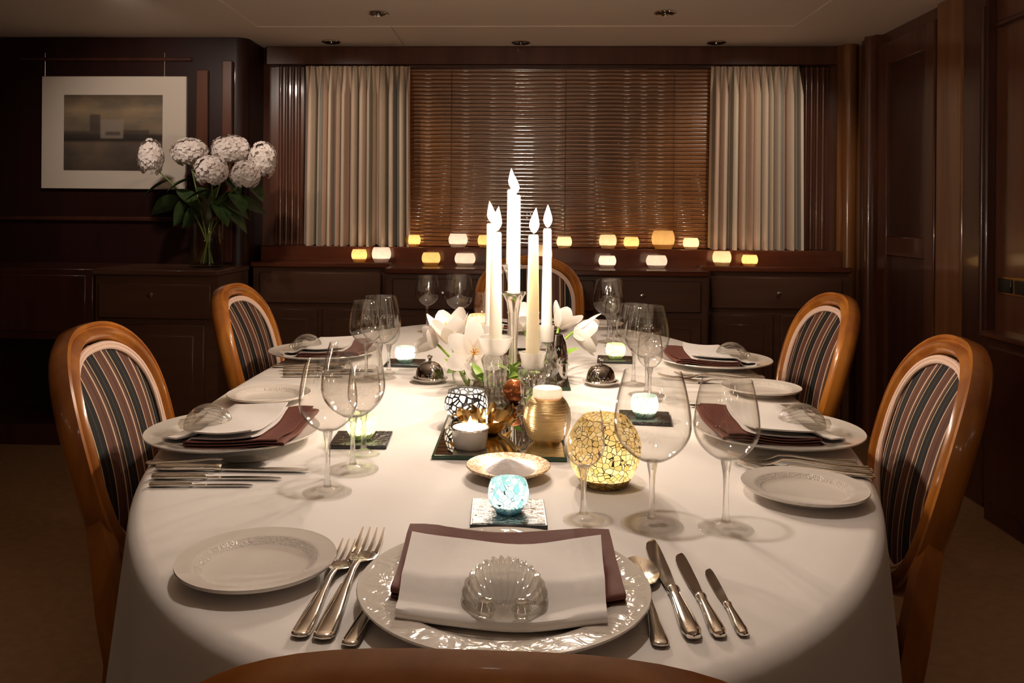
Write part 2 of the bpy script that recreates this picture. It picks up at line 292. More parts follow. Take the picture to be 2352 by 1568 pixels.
# ------------------------------------------------------------------ mesh building
class MB:
    def __init__(s): s.v, s.f, s.uv = [], [], None
    def add(s, vs, fs):
        k = len(s.v); s.v += [tuple(p) for p in vs]; s.f += [tuple(i + k for i in f) for f in fs]; return s
    def box(s, x0, x1, y0, y1, z0, z1, b=0.0):
        if b <= 0:
            vs = [(x, y, z) for x in (x0, x1) for y in (y0, y1) for z in (z0, z1)]
            return s.add(vs, [(0, 1, 3, 2), (4, 6, 7, 5), (0, 4, 5, 1), (2, 3, 7, 6), (0, 2, 6, 4), (1, 5, 7, 3)])
        vs = []                    # chamfered box
        for X in (0, 1):
            for Y in (0, 1):
                for Z in (0, 1):
                    xx, yy, zz = (x0, x1)[X], (y0, y1)[Y], (z0, z1)[Z]
                    dx, dy, dz = (1, -1)[X]*b, (1, -1)[Y]*b, (1, -1)[Z]*b
                    vs += [(xx, yy + dy, zz + dz), (xx + dx, yy, zz + dz), (xx + dx, yy + dy, zz)]
        def I(X, Y, Z, k): return (X*4 + Y*2 + Z)*3 + k
        fs = []
        for a in (0, 1):
            q = [(a, 0, 0), (a, 1, 0), (a, 1, 1), (a, 0, 1)]; fs.append([I(*c, 0) for c in (q if a else q[::-1])])
            q = [(0, a, 0), (1, a, 0), (1, a, 1), (0, a, 1)]; fs.append([I(*c, 1) for c in (q[::-1] if a else q)])
            q = [(0, 0, a), (1, 0, a), (1, 1, a), (0, 1, a)]; fs.append([I(*c, 2) for c in (q if a else q[::-1])])
        for a in (0, 1):
            for c in (0, 1):
                fs.append([I(a, c, 0, 0), I(a, c, 1, 0), I(a, c, 1, 1), I(a, c, 0, 1)])
                fs.append([I(a, 0, c, 0), I(a, 1, c, 0), I(a, 1, c, 2), I(a, 0, c, 2)])
                fs.append([I(0, a, c, 1), I(1, a, c, 1), I(1, a, c, 2), I(0, a, c, 2)])
        for X in (0, 1):
            for Y in (0, 1):
                for Z in (0, 1): fs.append([I(X, Y, Z, 0), I(X, Y, Z, 1), I(X, Y, Z, 2)])
        return s.add(vs, fs)
    def lathe(s, prof, seg=32, o=(0, 0, 0), ripple=None):
        """prof: (r, z) from bottom/outside on; r = 0 ends close to a point"""
        vs, rows = [], []
        for j, (r, z) in enumerate(prof):
            if r < 1e-6: rows.append([len(vs)]); vs.append((o[0], o[1], o[2] + z))
            else:
                row = []
                for i in range(seg):
                    a = 2*pi*i/seg; k = r*(1 + (ripple(a, j/(len(prof)-1)) if ripple else 0))
                    row.append(len(vs)); vs.append((o[0] + k*cos(a), o[1] + k*sin(a), o[2] + z))
                rows.append(row)
        fs = []
        for a, b in zip(rows, rows[1:]):
            if len(a) == 1 and len(b) == 1: continue
            for i in range(seg):
                j = (i + 1) % seg
                if len(a) == 1: fs.append((a[0], b[j], b[i]))
                elif len(b) == 1: fs.append((a[i], a[j], b[0]))
                else: fs.append((a[i], a[j], b[j], b[i]))
        return s.add(vs, fs)
    def sweep(s, pts, prof, closed=False, up=(0, 0, 1), cap=True, pclosed=True, scale=None):
        """prof (side, up) carried along pts"""
        n, vs, fs, m = len(pts), [], [], len(prof)
        pts = [Vector(p) for p in pts]; up = Vector(up)
        for i, p in enumerate(pts):
            a = pts[(i - 1) % n] if (closed or i > 0) else p; b = pts[(i + 1) % n] if (closed or i < n - 1) else p
            t = (b - a).normalized(); sd = t.cross(up)
            if sd.length < 1e-5: sd = t.cross(Vector((1, 0, 0)))
            sd.normalize(); u = sd.cross(t)
            k = scale[i] if scale else 1
            kx, kz = k if isinstance(k, tuple) else (k, k)
            for (x, z) in prof: vs.append(p + sd*x*kx + u*z*kz)
        for i in range(n if closed else n - 1):
            i2 = (i + 1) % n
            for j in range(m if pclosed else m - 1):
                j2 = (j + 1) % m; fs.append((i*m + j, i*m + j2, i2*m + j2, i2*m + j))
        if cap and not closed and pclosed: fs += [tuple(range(m))[::-1], tuple(range((n-1)*m, n*m))]
        return s.add(vs, fs)
    def tube(s, pts, r, seg=8, closed=False):
        sc = r if isinstance(r, list) else [r]*len(pts)
        return s.sweep(pts, [(cos(2*pi*k/seg), sin(2*pi*k/seg)) for k in range(seg)], closed, scale=sc)
    def grid(s, fn, nu, nv, closeu=False):
        vs = [fn(i/(nu if closeu else nu - 1), j/(nv - 1)) for i in range(nu) for j in range(nv)]
        fs = []
        for i in range(nu if closeu else nu - 1):
            for j in range(nv - 1):
                k = (i + 1) % nu; fs.append((i*nv + j, k*nv + j, k*nv + j + 1, i*nv + j + 1))
        return s.add(vs, fs)
    def xf(s, mat, start=0):
        s.v[start:] = [tuple(mat @ Vector(p)) for p in s.v[start:]]; return s
    def mesh(s, name, mat, smooth=True, ang=38):
        me = bpy.data.meshes.new(name); me.from_pydata(s.v, [], s.f); me.validate(); me.update()
        import bmesh
        bm = bmesh.new(); bm.from_mesh(me); bmesh.ops.recalc_face_normals(bm, faces=bm.faces); bm.to_mesh(me); bm.free()
        for m in (mat if isinstance(mat, (list, tuple)) else [mat]): me.materials.append(M[m])
        if smooth:
            me.polygons.foreach_set('use_smooth', [True]*len(me.polygons)); me.set_sharp_from_angle(angle=R(ang))
        return me
def link(name, me, parent=None):
    o = bpy.data.objects.new(name, me); col.objects.link(o)
    if parent is not None: o.parent = parent
    return o
def obj(name, mb, mat, parent=None, **k): return link(name, mb.mesh(name, mat, **k), parent)
def tag(o, label, cat, group=None):
    o['label'] = label; o['category'] = cat
    if group: o['group'] = group
    return o
def thing(name, label, cat, loc=(0, 0, 0), rz=0.0, group=None):
    o = link(name, None); o.location = loc; o.rotation_euler = (0, 0, rz); return tag(o, label, cat, group)
def struct(name, mb, mat, parent=None, **k):
    o = obj(name, mb, mat, parent, **k)
    if parent is None: o['kind'] = 'structure'
    return o
def copy_tree(o, parent=None):
    c = o.copy(); col.objects.link(c)
    if parent is not None: c.parent = parent
    for ch in list(o.children): copy_tree(ch, c)
    return c
def put(src, first, label, group, loc, rz=0.0, scale=1.0):
    """first use moves the source itself, later ones copy it with its parts"""
    o = src if first else copy_tree(src)
    o.location = loc; o.rotation_euler = (0, 0, rz); o.scale = (scale,)*3; o['label'] = label
    if group: o['group'] = group
    return o
def lamp(parent, loc, watts, radius=0.006, color=WARM):
    L = bpy.data.lights.new('candle_light', 'POINT'); L.energy = watts; L.color = color; L.shadow_soft_size = radius
    o = bpy.data.objects.new('candle_light', L); col.objects.link(o); o.parent = parent; o.location = loc; return o
def flame(parent, loc, h=0.05, r=0.0085, lean=0.0):
    mb = MB(); prof = [(0, 0), (0.45, 0.06), (0.85, 0.2), (1, 0.34), (0.86, 0.5), (0.55, 0.7), (0.25, 0.87), (0, 1)]
    mb.lathe([(a*r, b*h) for a, b in prof], 12)
    mb.v = [(x + lean*(z/h)**2 + loc[0], y + loc[1], z + loc[2]) for x, y, z in mb.v]
    return obj('flame', mb, 'flame', parent)

# ================================================================== THE ROOM
struct('floor', MB().box(-3.3, 2.1, -1.5, 5.0, -0.06, 0.0), 'carpet')
cl = MB()                          # ceiling: a raised middle panel, the step around it catching the light
st = 0.006
cl.box(-1.39, 1.35, -1.5, 4.30, ZCEIL + st, ZCEIL + 0.08)
cl.box(-2.325, -1.392, -1.5, 5.0, ZCEIL, ZCEIL + 0.08)
cl.box(-3.3, -2.328, -1.5, 5.0, ZCEIL + 0.003, ZCEIL + 0.08)
cl.box(-1.392, -0.697, 4.30, 5.0, ZCEIL, ZCEIL + 0.08)
cl.box(-0.693, 1.352, 4.30, 5.0, ZCEIL + 0.001, ZCEIL + 0.08)
cl.box(1.352, 2.1, -1.5, 5.0, ZCEIL, ZCEIL + 0.08)
struct('ceiling', cl, 'ceiling_paint', smooth=False)
wb = MB()
wb.box(-1.70, -0.55, 4.85, 4.99, 0, ZCEIL).box(0.95, 2.0, 4.85, 4.99, 0, ZCEIL).box(-0.55, 0.95, 4.85, 4.99, 0, 1.0).box(-0.55, 0.95, 4.85, 4.99, 1.95, ZCEIL)
struct('wall_back', wb, 'mahogany', smooth=False)
wn = MB(); wn.box(-0.55, -0.50, 4.88, 4.94, 1.0, 1.95).box(0.90, 0.95, 4.88, 4.94, 1.0, 1.95).box(-0.5, 0.9, 4.88, 4.94, 1.0, 1.05).box(-0.5, 0.9, 4.88, 4.94, 1.90, 1.95)
wf = struct('window_1', wn, 'mahogany_dark', smooth=False)
struct('pane', MB().box(-0.5, 0.9, 4.905, 4.912, 1.05, 1.90), 'glass_window', wf, smooth=False)
# left stretch of the back wall, standing a little forward, with its rounded return
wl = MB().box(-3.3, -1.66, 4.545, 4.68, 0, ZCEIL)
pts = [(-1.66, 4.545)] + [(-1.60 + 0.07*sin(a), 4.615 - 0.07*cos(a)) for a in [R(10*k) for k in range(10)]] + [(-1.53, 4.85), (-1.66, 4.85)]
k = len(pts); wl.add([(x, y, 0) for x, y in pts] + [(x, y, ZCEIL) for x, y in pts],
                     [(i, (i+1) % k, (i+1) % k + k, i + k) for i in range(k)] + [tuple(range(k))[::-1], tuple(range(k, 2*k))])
struct('wall_left_alcove', wl, 'mahogany_shaded', ang=25)
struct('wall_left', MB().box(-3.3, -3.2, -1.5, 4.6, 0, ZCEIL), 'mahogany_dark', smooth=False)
struct('wall_right', MB().box(1.87, 2.0, -1.5, 4.85, 0, ZCEIL), 'mahogany', smooth=False)
# pilasters and mouldings
n_trim = 0
def trim(mb, mat, **k):
    global n_trim
    n_trim += 1; return struct('trim_%d' % n_trim, mb, mat, **k)
trim(MB().box(-1.50, 1.76, 4.79, 4.85, 2.005, ZCEIL, 0.006), 'mahogany')                      # board over the window
for xs in ([-1.42, -1.385, -1.35, -1.315], [1.585, 1.615, 1.648, 1.68]):                      # reeded pilasters beside the curtains
    t = MB().box(min(xs) - 0.03, max(xs) + 0.03, 4.825, 4.85, 0.97, 2.0)
    for x in xs: t.tube([(x, 4.825, 0.97), (x, 4.825, 2.0)], 0.0125, 12)
    trim(t, 'mahogany')
trim(MB().box(-1.80, -1.735, 4.52, 4.545, 0.88, 1.93, 0.004), 'mahogany')
trim(MB().box(-1.655, -1.60, 4.515, 4.545, 0.88, 1.98, 0.004), 'mahogany')
trim(MB().box(-2.80, -1.83, 4.53, 4.545, 1.98, 2.0, 0.004), 'mahogany_dark')
trim(MB().box(-3.2, -1.66, 4.52, 4.545, 1.10, 1.125, 0.006), 'mahogany_dark')
t = MB().tube([(1.80, 4.76, 0), (1.80, 4.76, ZCEIL)], 0.042, 20).box(1.74, 1.87, 4.77, 4.85, 0, ZCEIL)
trim(t, 'mahogany_light')
# panelled door and uprights along the right wall
d = struct('door_1', MB().box(1.855, 1.872, 3.90, 4.44, 0.0, 2.04), 'mahogany_dark', smooth=False)
fr = MB()
fr.box(1.835, 1.862, 4.36, 4.46, 0, 2.05, 0.006).box(1.835, 1.862, 3.86, 3.95, 0, 2.05, 0.006).box(1.838, 1.862, 3.95, 4.36, 1.93, 2.05, 0.006)
fr.box(1.838, 1.862, 3.95, 4.36, 0.96, 1.06, 0.006).box(1.838, 1.862, 3.95, 4.36, 0, 0.16, 0.006)
struct('door_frame', fr, 'mahogany', d)
trim(MB().box(1.835, 1.875, 3.62, 3.84, 0, ZCEIL, 0.008), 'mahogany_light')
t = MB().box(1.83, 1.875, 3.42, 3.60, 0, ZCEIL, 0.008).tube([(1.828, 3.44, 0.7), (1.828, 3.44, 2.0)], 0.012, 12)
trim(t, 'mahogany_dark')
t = MB().tube([(1.83, 4.55, 0), (1.83, 4.55, ZCEIL)], 0.03, 16).box(1.83, 1.875, 4.49, 4.66, 0, ZCEIL)
trim(t, 'mahogany')
trim(MB().box(1.85, 1.875, -1.4, 3.40, 1.905, 1.93, 0.006), 'mahogany_dark')

# ------------------------------------------------------------------ ceiling downlights, and unseen lit ones added as fill light
def downlight(x, y, z, label, lit=False, cone=66, aim_at=None):
    t = thing('ceiling_downlight', label, 'ceiling light', (x, y, z), 0, 'recessed ceiling downlights')
    obj('bezel', MB().lathe([(0.052, 0.0), (0.053, -0.004), (0.047, -0.007), (0.041, -0.004), (0.041, 0.0), (0.052, 0.0)], 28), 'chrome', t)
    obj('reflector', MB().lathe([(0.041, -0.003), (0.038, -0.0008), (0.02, -0.0006), (0, -0.0005)], 28), 'black_plastic', t)
    obj('bulb', MB().lathe([(0, -0.014), (0.008, -0.012), (0.012, -0.006), (0.012, -0.0007), (0, -0.0007)], 14), 'chrome', t)
    if lit:
        L = bpy.data.lights.new('fill_light', 'SPOT'); L.energy = lit; L.color = SPOT; L.spot_size = R(cone); L.spot_blend = 0.8; L.shadow_soft_size = 0.04
        o = bpy.data.objects.new('fill_light', L); col.objects.link(o); o.parent = t; o.location = (0, 0, -0.02)
        if aim_at: o.rotation_euler = (Vector(aim_at) - Vector((x, y, z))).to_track_quat('-Z', 'Y').to_euler()
downlight(-0.713, 4.02, ZCEIL + st, 'left one of the two recessed downlights in the raised ceiling panel')
downlight(0.658, 4.02, ZCEIL + st, 'right one of the two recessed downlights in the raised ceiling panel')
downlight(-1.09, 4.66, ZCEIL, 'recessed chrome downlight in the ceiling above the left curtain')
downlight(-0.03, 4.69, ZCEIL + 0.001, 'recessed chrome downlight in the ceiling above the middle of the blind')
downlight(1.05, 4.69, ZCEIL + 0.001, 'recessed chrome downlight in the ceiling above the right curtain')
for y, k, wh in ((1.06, 26, 'near part'), (1.75, 1.5, 'middle'), (2.65, 10, 'far part')): downlight(-0.03, y, ZCEIL + st, 'unseen downlight added as fill light above the %s of the dining table' % wh, TABLE_FILL_W*k, 60)  # lamps added out of view to brighten the tablecloth
for x, y, k, cone, to, wh in ((-1.75, 3.35, 34, 75, (-1.95, 4.5, 1.52), 'turned to the picture and the vase'), (-1.25, 3.5, 36, 58, (-1.0, 4.75, 1.38), 'turned to the left curtain'), (1.45, 3.5, 36, 58, (1.28, 4.75, 1.38), 'turned to the right curtain'),
                             (-2.0, 1.7, 12, 64, None, 'left of the dining table'), (1.72, 1.9, 12, 60, None, 'right of the dining table')):
    downlight(x, y, ZCEIL + (st if -1.39 < x < 1.35 else 0), 'unseen downlight added as fill light, ' + wh, ROOM_FILL_W*k, cone, to)  # added out of view to brighten picture, flowers, curtains and floor

# globe lamps added behind the camera for glints in the blind and the glasses
glint_lamp, n_, l_ = nt('added_lamp_globe'); o_ = n_.new('ShaderNodeOutputMaterial'); e_ = n_.new('ShaderNodeEmission')
e_.inputs[0].default_value = (1.0, 0.82, 0.64, 1); e_.inputs[1].default_value = 20; l_.new(e_.outputs[0], o_.inputs[0])
for i, (x, z) in enumerate([(-1.27, 1.52), (-0.78, 1.66), (-0.42, 1.50), (0.42, 1.46), (0.86, 1.62), (1.30, 1.70), (1.52, 1.50), (1.74, 1.56), (-2.2, 1.6)]):
    t = thing('added_globe_lamp', 'small globe lamp on a slim pole, added behind the camera to make glints', 'lamp', (x, -1.35, 0), 0, 'added globe lamps')
    obj('base', MB().lathe([(0, 0), (0.09, 0), (0.09, 0.008), (0.012, 0.02), (0.012, z - 0.033), (0, z - 0.033)], 20), 'brass', t)
    obj('globe', MB().lathe([(0.034*sin(pi*k/12), z - 0.034*cos(pi*k/12)) for k in range(13)], 20), 'added_lamp_globe', t)

# ================================================================== BACK OF THE ROOM
# framed picture
t = thing('framed_picture', 'unlit brown abstract picture with wide pale mat on the dark left wall', 'picture', (-2.258, 4.53, 1.585))
obj('backing', MB().box(-0.404, 0.404, -0.012, 0.012, -0.309, 0.309, 0.003), 'mat_board', t)
obj('painting', MB().box(-0.274, 0.274, -0.016, -0.011, -0.206, 0.206), 'painting', t, smooth=False)
for x in (-0.395, 0.275): 
    obj('hanging_wire', MB().tube([(x, 0.006, 0.309), (x, 0.006, 0.44)], 0.0018, 6), 'wire', t)

def door_panel(mb, x0, x1, z0, z1, y, proud=0.012):
    mb.box(x0, x1, y - proud, y + 0.004, z0, z1, 0.005)
def knob_at(parent, x, y, z):
    k = obj('knob', MB().lathe([(0, 0), (0.005, 0), (0.005, 0.008), (0.011, 0.013), (0.011, 0.018), (0, 0.022)], 14).xf(Matrix.Translation((x, y, z)) @ Matrix.Rotation(pi/2, 4, 'X')), 'silver', parent)
    return k
def cabinet(label, x0, x1, y0, y1, ztop, layout, mat='cabinet_wood', top='sill_wood', z0=0.0):
    t = thing('sideboard', label, 'sideboard', ((x0+x1)/2, y0, 0))
    ox = (x0 + x1)/2
    obj('carcass', MB().box(x0-ox, x1-ox, 0.012, y1-y0, z0, ztop-0.03), mat, t, smooth=False)
    obj('top', MB().box(x0-ox-0.008, x1-ox+0.008, -0.012, y1-y0, ztop-0.03, ztop, 0.006), top, t)
    for kind, a, b, c, d, kx, kz in layout:
        mb = MB(); door_panel(mb, a-ox, b-ox, c, d, 0.012, 0.02)
        i = 0.05
        if d - c > 0.3: mb.box(a-ox+i, b-ox-i, -0.014, 0.0, c+i, d-i, 0.006)
        p = obj(kind, mb, mat, t)
        if kx is not None: knob_at(p, kx-ox, -0.008, kz)
    return t
# left: low cabinet with the vase, and the darker shelf unit beside it
cabinet('dark wooden side cabinet with a drawer and a door, under the hydrangea vase', -2.112, -1.50, 4.05, 4.51, 0.87,
        [('drawer', -2.09, -1.53, 0.63, 0.80, -1.82, 0.748), ('door', -2.02, -1.56, 0.08, 0.60, None, 0)], top='cabinet_wood')
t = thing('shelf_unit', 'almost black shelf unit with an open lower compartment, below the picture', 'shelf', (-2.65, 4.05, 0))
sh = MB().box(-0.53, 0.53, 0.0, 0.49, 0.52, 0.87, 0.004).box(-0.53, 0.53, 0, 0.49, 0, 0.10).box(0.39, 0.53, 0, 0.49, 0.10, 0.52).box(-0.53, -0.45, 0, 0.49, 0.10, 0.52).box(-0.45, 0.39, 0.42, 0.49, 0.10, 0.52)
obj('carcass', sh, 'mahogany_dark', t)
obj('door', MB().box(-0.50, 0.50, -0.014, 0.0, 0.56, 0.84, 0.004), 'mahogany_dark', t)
# under the window
cabinet('left wing of the wooden window sideboard, behind the left rear chair', -1.49, -0.735, 4.55, 4.68, 0.885,
        [('drawer', -1.45, -0.78, 0.66, 0.83, None, 0), ('door', -1.45, -1.13, 0.08, 0.63, None, 0), ('door', -1.10, -0.78, 0.08, 0.63, None, 0)])
cabinet('right wing of the wooden window sideboard, behind the right rear chair', 0.955, 1.735, 4.55, 4.68, 0.885,
        [('drawer', 1.0, 1.69, 0.66, 0.83, 1.355, 0.745), ('door', 1.0, 1.33, 0.08, 0.63, None, 0), ('door', 1.37, 1.69, 0.08, 0.63, 1.40, 0.36)])
cabinet('projecting middle part of the wooden window sideboard, behind the far chair', -0.715, 0.935, 4.32, 4.68, 0.872,
        [('drawer', -0.68, -0.16, 0.66, 0.82, -0.42, 0.745), ('drawer', -0.13, 0.36, 0.66, 0.82, None, 0), ('drawer', 0.39, 0.90, 0.66, 0.82, 0.60, 0.745),
         ('door', -0.68, -0.16, 0.08, 0.63, None, 0), ('door', -0.13, 0.36, 0.08, 0.63, None, 0), ('door', 0.39, 0.90, 0.08, 0.63, None, 0)])
trim(MB().box(-1.49, 1.735, 4.685, 4.85, 0, 0.968, 0.006), 'sill_wood')                         # raised window ledge
# right: low cabinet along the wall
t = thing('low_cabinet', 'dark low cabinet along the right wall, behind the right front chair', 'cabinet', (1.765, 3.31, 0))
obj('carcass', MB().box(0.01, 0.10, -2.6, 0, 0, 0.70), 'mahogany_dark', t, smooth=False)
obj('top', MB().box(-0.01, 0.10, -2.6, 0.01, 0.70, 0.722, 0.005), 'mahogany', t)
for k in range(3): obj('door', MB().box(-0.004, 0.012, -0.83 - 0.85*k, -0.03 - 0.85*k, 0.08, 0.67, 0.005), 'mahogany_dark', t)
t = thing('switch_plate', 'brass framed pair of black switches low on the right wall panelling', 'switch', (1.872, 3.285, 0.893))
obj('plate', MB().box(-0.006, 0.0, -0.112, 0.112, -0.036, 0.036, 0.002), 'brass', t)
for y in (-0.055, 0.055): obj('switch', MB().box(-0.012, -0.005, y - 0.044, y + 0.044, -0.026, 0.026, 0.003), 'black_plastic', t)

# ------------------------------------------------------------------ window dressing
def curtain(label, x0, x1, z0, z1, y, n, seed, lean):
    rnd = random.Random(seed); N = n*14; n_ = n
    ph = [0]
    for i in range(N): ph.append(ph[-1] + (2*pi/14)*(0.75 + 0.5*rnd.random()))
    amp = [rnd.uniform(0.6, 1.25) for _ in range(n*2)]
    rows = [0, 0.015, 0.05, 0.1, 0.16, 0.25, 0.4, 0.6, 0.8, 1.0]
    mb = MB(); uvs = []
    arc = 0
    for side in (0, 1):
        base = len(mb.v); vs = []
        for i in range(N + 1):
            s = i/N; p = 2*pi*n*s + 1.5*sin(9*s + seed) + 0.7*sin(23*s + 2*seed)
            a = amp[int(s*(n*2 - 1))]
            for q in rows:
                z = z1 + (z0 - z1)*q
                g = min(1, q/0.16)                           # gathered flat under the heading
                Y = y + (0.044*a*g + 0.006)*sin(p)*(1 if sin(p) < 0 else 0.75) + 0.008*(1-g)*sin(2.6*p)
                X = x0 + (x1 - x0)*s + 0.010*g*cos(p)*a + lean*q*(s - 0.5)
                vs.append((X, Y + (0.002 if side else 0), z + 0.006*(q > 0.99)*sin(p)))
        m = len(rows)
        mb.add(vs, [(i*m + j, (i+1)*m + j, (i+1)*m + j + 1, i*m + j + 1) for i in range(N) for j in range(m - 1)])
    me = mb.mesh('curtain_cloth', 'curtain_fabric', ang=80)
    uv = me.uv_layers.new(name='UVMap'); M_ = len(rows); half = (N + 1)*M_
    for lp in me.loops:
        v = lp.vertex_index % half; uv.data[lp.index].uv = ((v // M_)/N*n/5, (v % M_)/M_)
    return tag(link('curtain', me), label, 'curtain')
curtain('pleated striped beige curtain hanging left of the blind', -1.255, -0.655, 0.972, 1.99, 4.742, 12, 3, 0.02)
curtain('pleated striped beige curtain hanging right of the blind', 1.035, 1.52, 0.972, 1.99, 4.742, 11, 8, 0.02)
t = thing('venetian_blind', 'closed glossy brown wooden venetian blind between the curtains', 'blind', (0.197, 4.795, 0.97))
sl = MB(); nsl = 45; pitch = 1.01/nsl
for k in range(nsl):
    z = 0.02 + pitch*k; a = R(91 + random.uniform(-1.2, 1.2)); prof = []
    for q in range(7):                                       # arched cross section
        u = (q/6 - 0.5)*0.0190; h = 0.0008*(1 - (2*q/6 - 1)**2)
        prof.append((u*cos(a) - h*sin(a), u*sin(a) + h*cos(a)))
    prof += [(p[0] + 0.0012, p[1] - 0.0006) for p in prof[::-1]]
    vs = [(x, p[0]*-1 if False else -p[0]*-1, z + p[1]) for x in (-0.862, -0.3, 0.3, 0.862) for p in prof]
    m = len(prof); sl.add(vs, [(i*m + j, i*m + (j+1) % m, (i+1)*m + (j+1) % m, (i+1)*m + j) for i in range(3) for j in range(m)] + [tuple(range(m)), tuple(range(3*m, 4*m))[::-1]])
obj('slats', sl, 'slat_wood', t, ang=60)
obj('headrail', MB().box(-0.865, 0.865, -0.018, 0.018, 1.012, 1.035, 0.003), 'mahogany_dark', t)
obj('bottom_rail', MB().box(-0.862, 0.862, -0.014, 0.014, 0.0, 0.012, 0.003), 'slat_wood', t)
for x in (-0.62, 0.03, 0.64): obj('ladder_cord', MB().tube([(x, -0.0155, 0.004), (x, -0.0155, 1.015)], 0.0011, 5), 'dark_cord', t)

# ------------------------------------------------------------------ candle glasses on the ledges
def cup_profile(r, h, neck=0.72, foot=0.6):
    pr_ = []
    for i in range(11):
        q = i/10; k = foot + (1 - foot)*sin(min(1, q/0.55)*pi/2) if q < 0.55 else 1 - (1 - neck)*((q - 0.55)/0.45)**2
        pr_.append((r*k, h*q))
    return [(0, 0.0)] + pr_
def votive(label, group, loc, r, h, mat, watts, neck=0.78, foot=0.6, wax_h=0.28, fl=0.022, name='votive_candle', rim=None, seg=36):
    t = thing(name, label, 'candle', loc, random.uniform(0, 6), group)
    prof = cup_profile(r, h, neck, foot)
    obj('cup', MB().lathe(prof, seg), mat, t)
    rr = r*neck
    if rim: obj('rim', MB().lathe([(rr*0.97, h - 0.0015), (rr*1.05, h - 0.001), (rr*1.05, h + 0.0015), (rr*0.97, h + 0.0015), (rr*0.97, h - 0.0015)], seg), rim, t)
    wz = h*wax_h
    obj('wax', MB().lathe([(0, 0.002), (r*foot*0.9, 0.002), (r*0.72, wz), (0, wz)], 24), 'tealight_wax', t)
    flame(t, (0, 0, wz + 0.001), fl, fl*0.2)
    lamp(t, (0, 0, wz + fl*0.6), watts, 0.004)
    return t
UL, LC, LW = 0.968, 0.872, 0.885     # heights of the window ledge, the middle and the wings of the sideboard
for px, py, z, Y, wd, hd, mat, lab in [
    (948, 566, UL, 4.72, 36, 27, 'votive_gold', 'gold candle glass on the window ledge, next to the left curtain edge'),
    (1052, 566, UL, 4.72, 44, 31, 'votive_white', 'white candle glass on the window ledge, left of the tall candles'),
    (1116, 565, UL, 4.72, 38, 28, 'votive_gold', 'gold candle glass on the window ledge, half hidden by the leftmost tall candles'),
    (1296, 567, UL, 4.72, 35, 26, 'votive_cream', 'cream candle glass on the window ledge, first one right of the tall candles'),
    (1396, 571, UL, 4.715, 40, 32, 'votive_cream', 'cream candle glass on the window ledge, above the white one right of the far chair'),
    (1450, 571, UL, 4.715, 35, 27, 'votive_gold', 'small amber candle glass on the window ledge, left of the biggest one'),
    (1523, 572, UL, 4.72, 52, 42, 'votive_gold', 'biggest gold candle glass on the window ledge'),
    (1587, 572, UL, 4.72, 36, 26, 'votive_cream', 'cream candle glass on the window ledge, right of the biggest one'),
    (825, 598, LW, 4.63, 36, 29, 'votive_gold', 'leftmost gold candle glass, on the sideboard under the left curtain'),
    (876, 597, LW, 4.63, 44, 34, 'votive_white', 'white candle glass on the sideboard under the left curtain'),
    (990, 607, LC, 4.58, 43, 30, 'votive_gold', 'gold candle glass on the sideboard behind the leftmost far wine glass'),
    (1068, 609, LC, 4.58, 48, 29, 'votive_white', 'white candle glass on the sideboard behind the big far wine glass'),
    (1248, 606, LC, 4.60, 40, 50, 'votive_cream', 'peach candle glass on the sideboard, just behind the far chair back'),
    (1395, 612, LC, 4.56, 40, 27, 'votive_white', 'white candle glass on the sideboard, right of the far chair'),
    (1508, 615, LC, 4.56, 48, 29, 'votive_white', 'wide white candle glass on the sideboard below the biggest gold one'),
    (1658, 606, LW, 4.62, 42, 33, 'votive_cream', 'cream candle glass on the sideboard under the right curtain'),
    (1722, 607, LW, 4.62, 36, 25, 'votive_gold', 'rightmost gold candle glass, on the sideboard under the right curtain')]:
    p = PY(px, py, Y); k = Y/F
    votive(lab, 'candle glasses below the window', (p[0], Y, z), wd*k/2, hd*k, mat, VOTIVE_W, neck=0.8, foot=0.72)

# ------------------------------------------------------------------ hydrangeas in a glass vase
VX, VY, VZ = -1.635, 4.27, 0.87
t = thing('glass_vase', 'tall clear cylinder vase with hydrangeas on the side cabinet', 'vase', (VX, VY, VZ))
obj('glass', MB().lathe([(0, 0.0), (0.084, 0.0), (0.086, 0.003), (0.086, 0.352), (0.0845, 0.354), (0.083, 0.352), (0.083, 0.014), (0, 0.012)], 40), 'glass_vase', t)
def floret_ball(r, n, seed, sq=(1, 1, 1)):
    rnd = random.Random(seed); mb = MB()
    for i in range(n):
        z = 1 - 1.75*(i + 0.5)/n; ph = i*2.39996; rr = sqrt(max(0, 1 - z*z))
        d = Vector((rr*cos(ph), rr*sin(ph), z)); rad = r*rnd.uniform(0.80, 1.02)
        u = d.orthogonal().normalized(); v = d.cross(u); s = r*rnd.uniform(0.26, 0.36); a0 = rnd.uniform(0, 6)
        for k in range(4):
            a = a0 + k*pi/2; e1 = u*cos(a) + v*sin(a); e2 = d.cross(e1); c = d*rad
            out = [c - d*s*0.12]
            for f1, f2, up in ((0.28, -0.30, 0.04), (0.62, -0.44, 0.10), (0.95, -0.24, 0.02), (1.04, 0.0, -0.03), (0.95, 0.24, 0.02), (0.62, 0.44, 0.10), (0.28, 0.30, 0.04)):
                out.append(c + e1*s*f1 + e2*s*f2 + d*s*(up + rnd.uniform(-0.05, 0.05)))
            mid_ = c + e1*s*0.6 + d*s*0.01
            ps = out + [mid_]
            mb.add([Vector((p.x*sq[0], p.y*sq[1], p.z*sq[2])) for p in ps], [(8, i_, i_ + 1) for i_ in range(0, 7)] + [(8, 7, 0)])
    mb.lathe([(0, -0.7*r), (0.6*r, -0.55*r), (0.86*r, 0), (0.7*r, 0.55*r), (0, 0.86*r)], 14)
    return mb
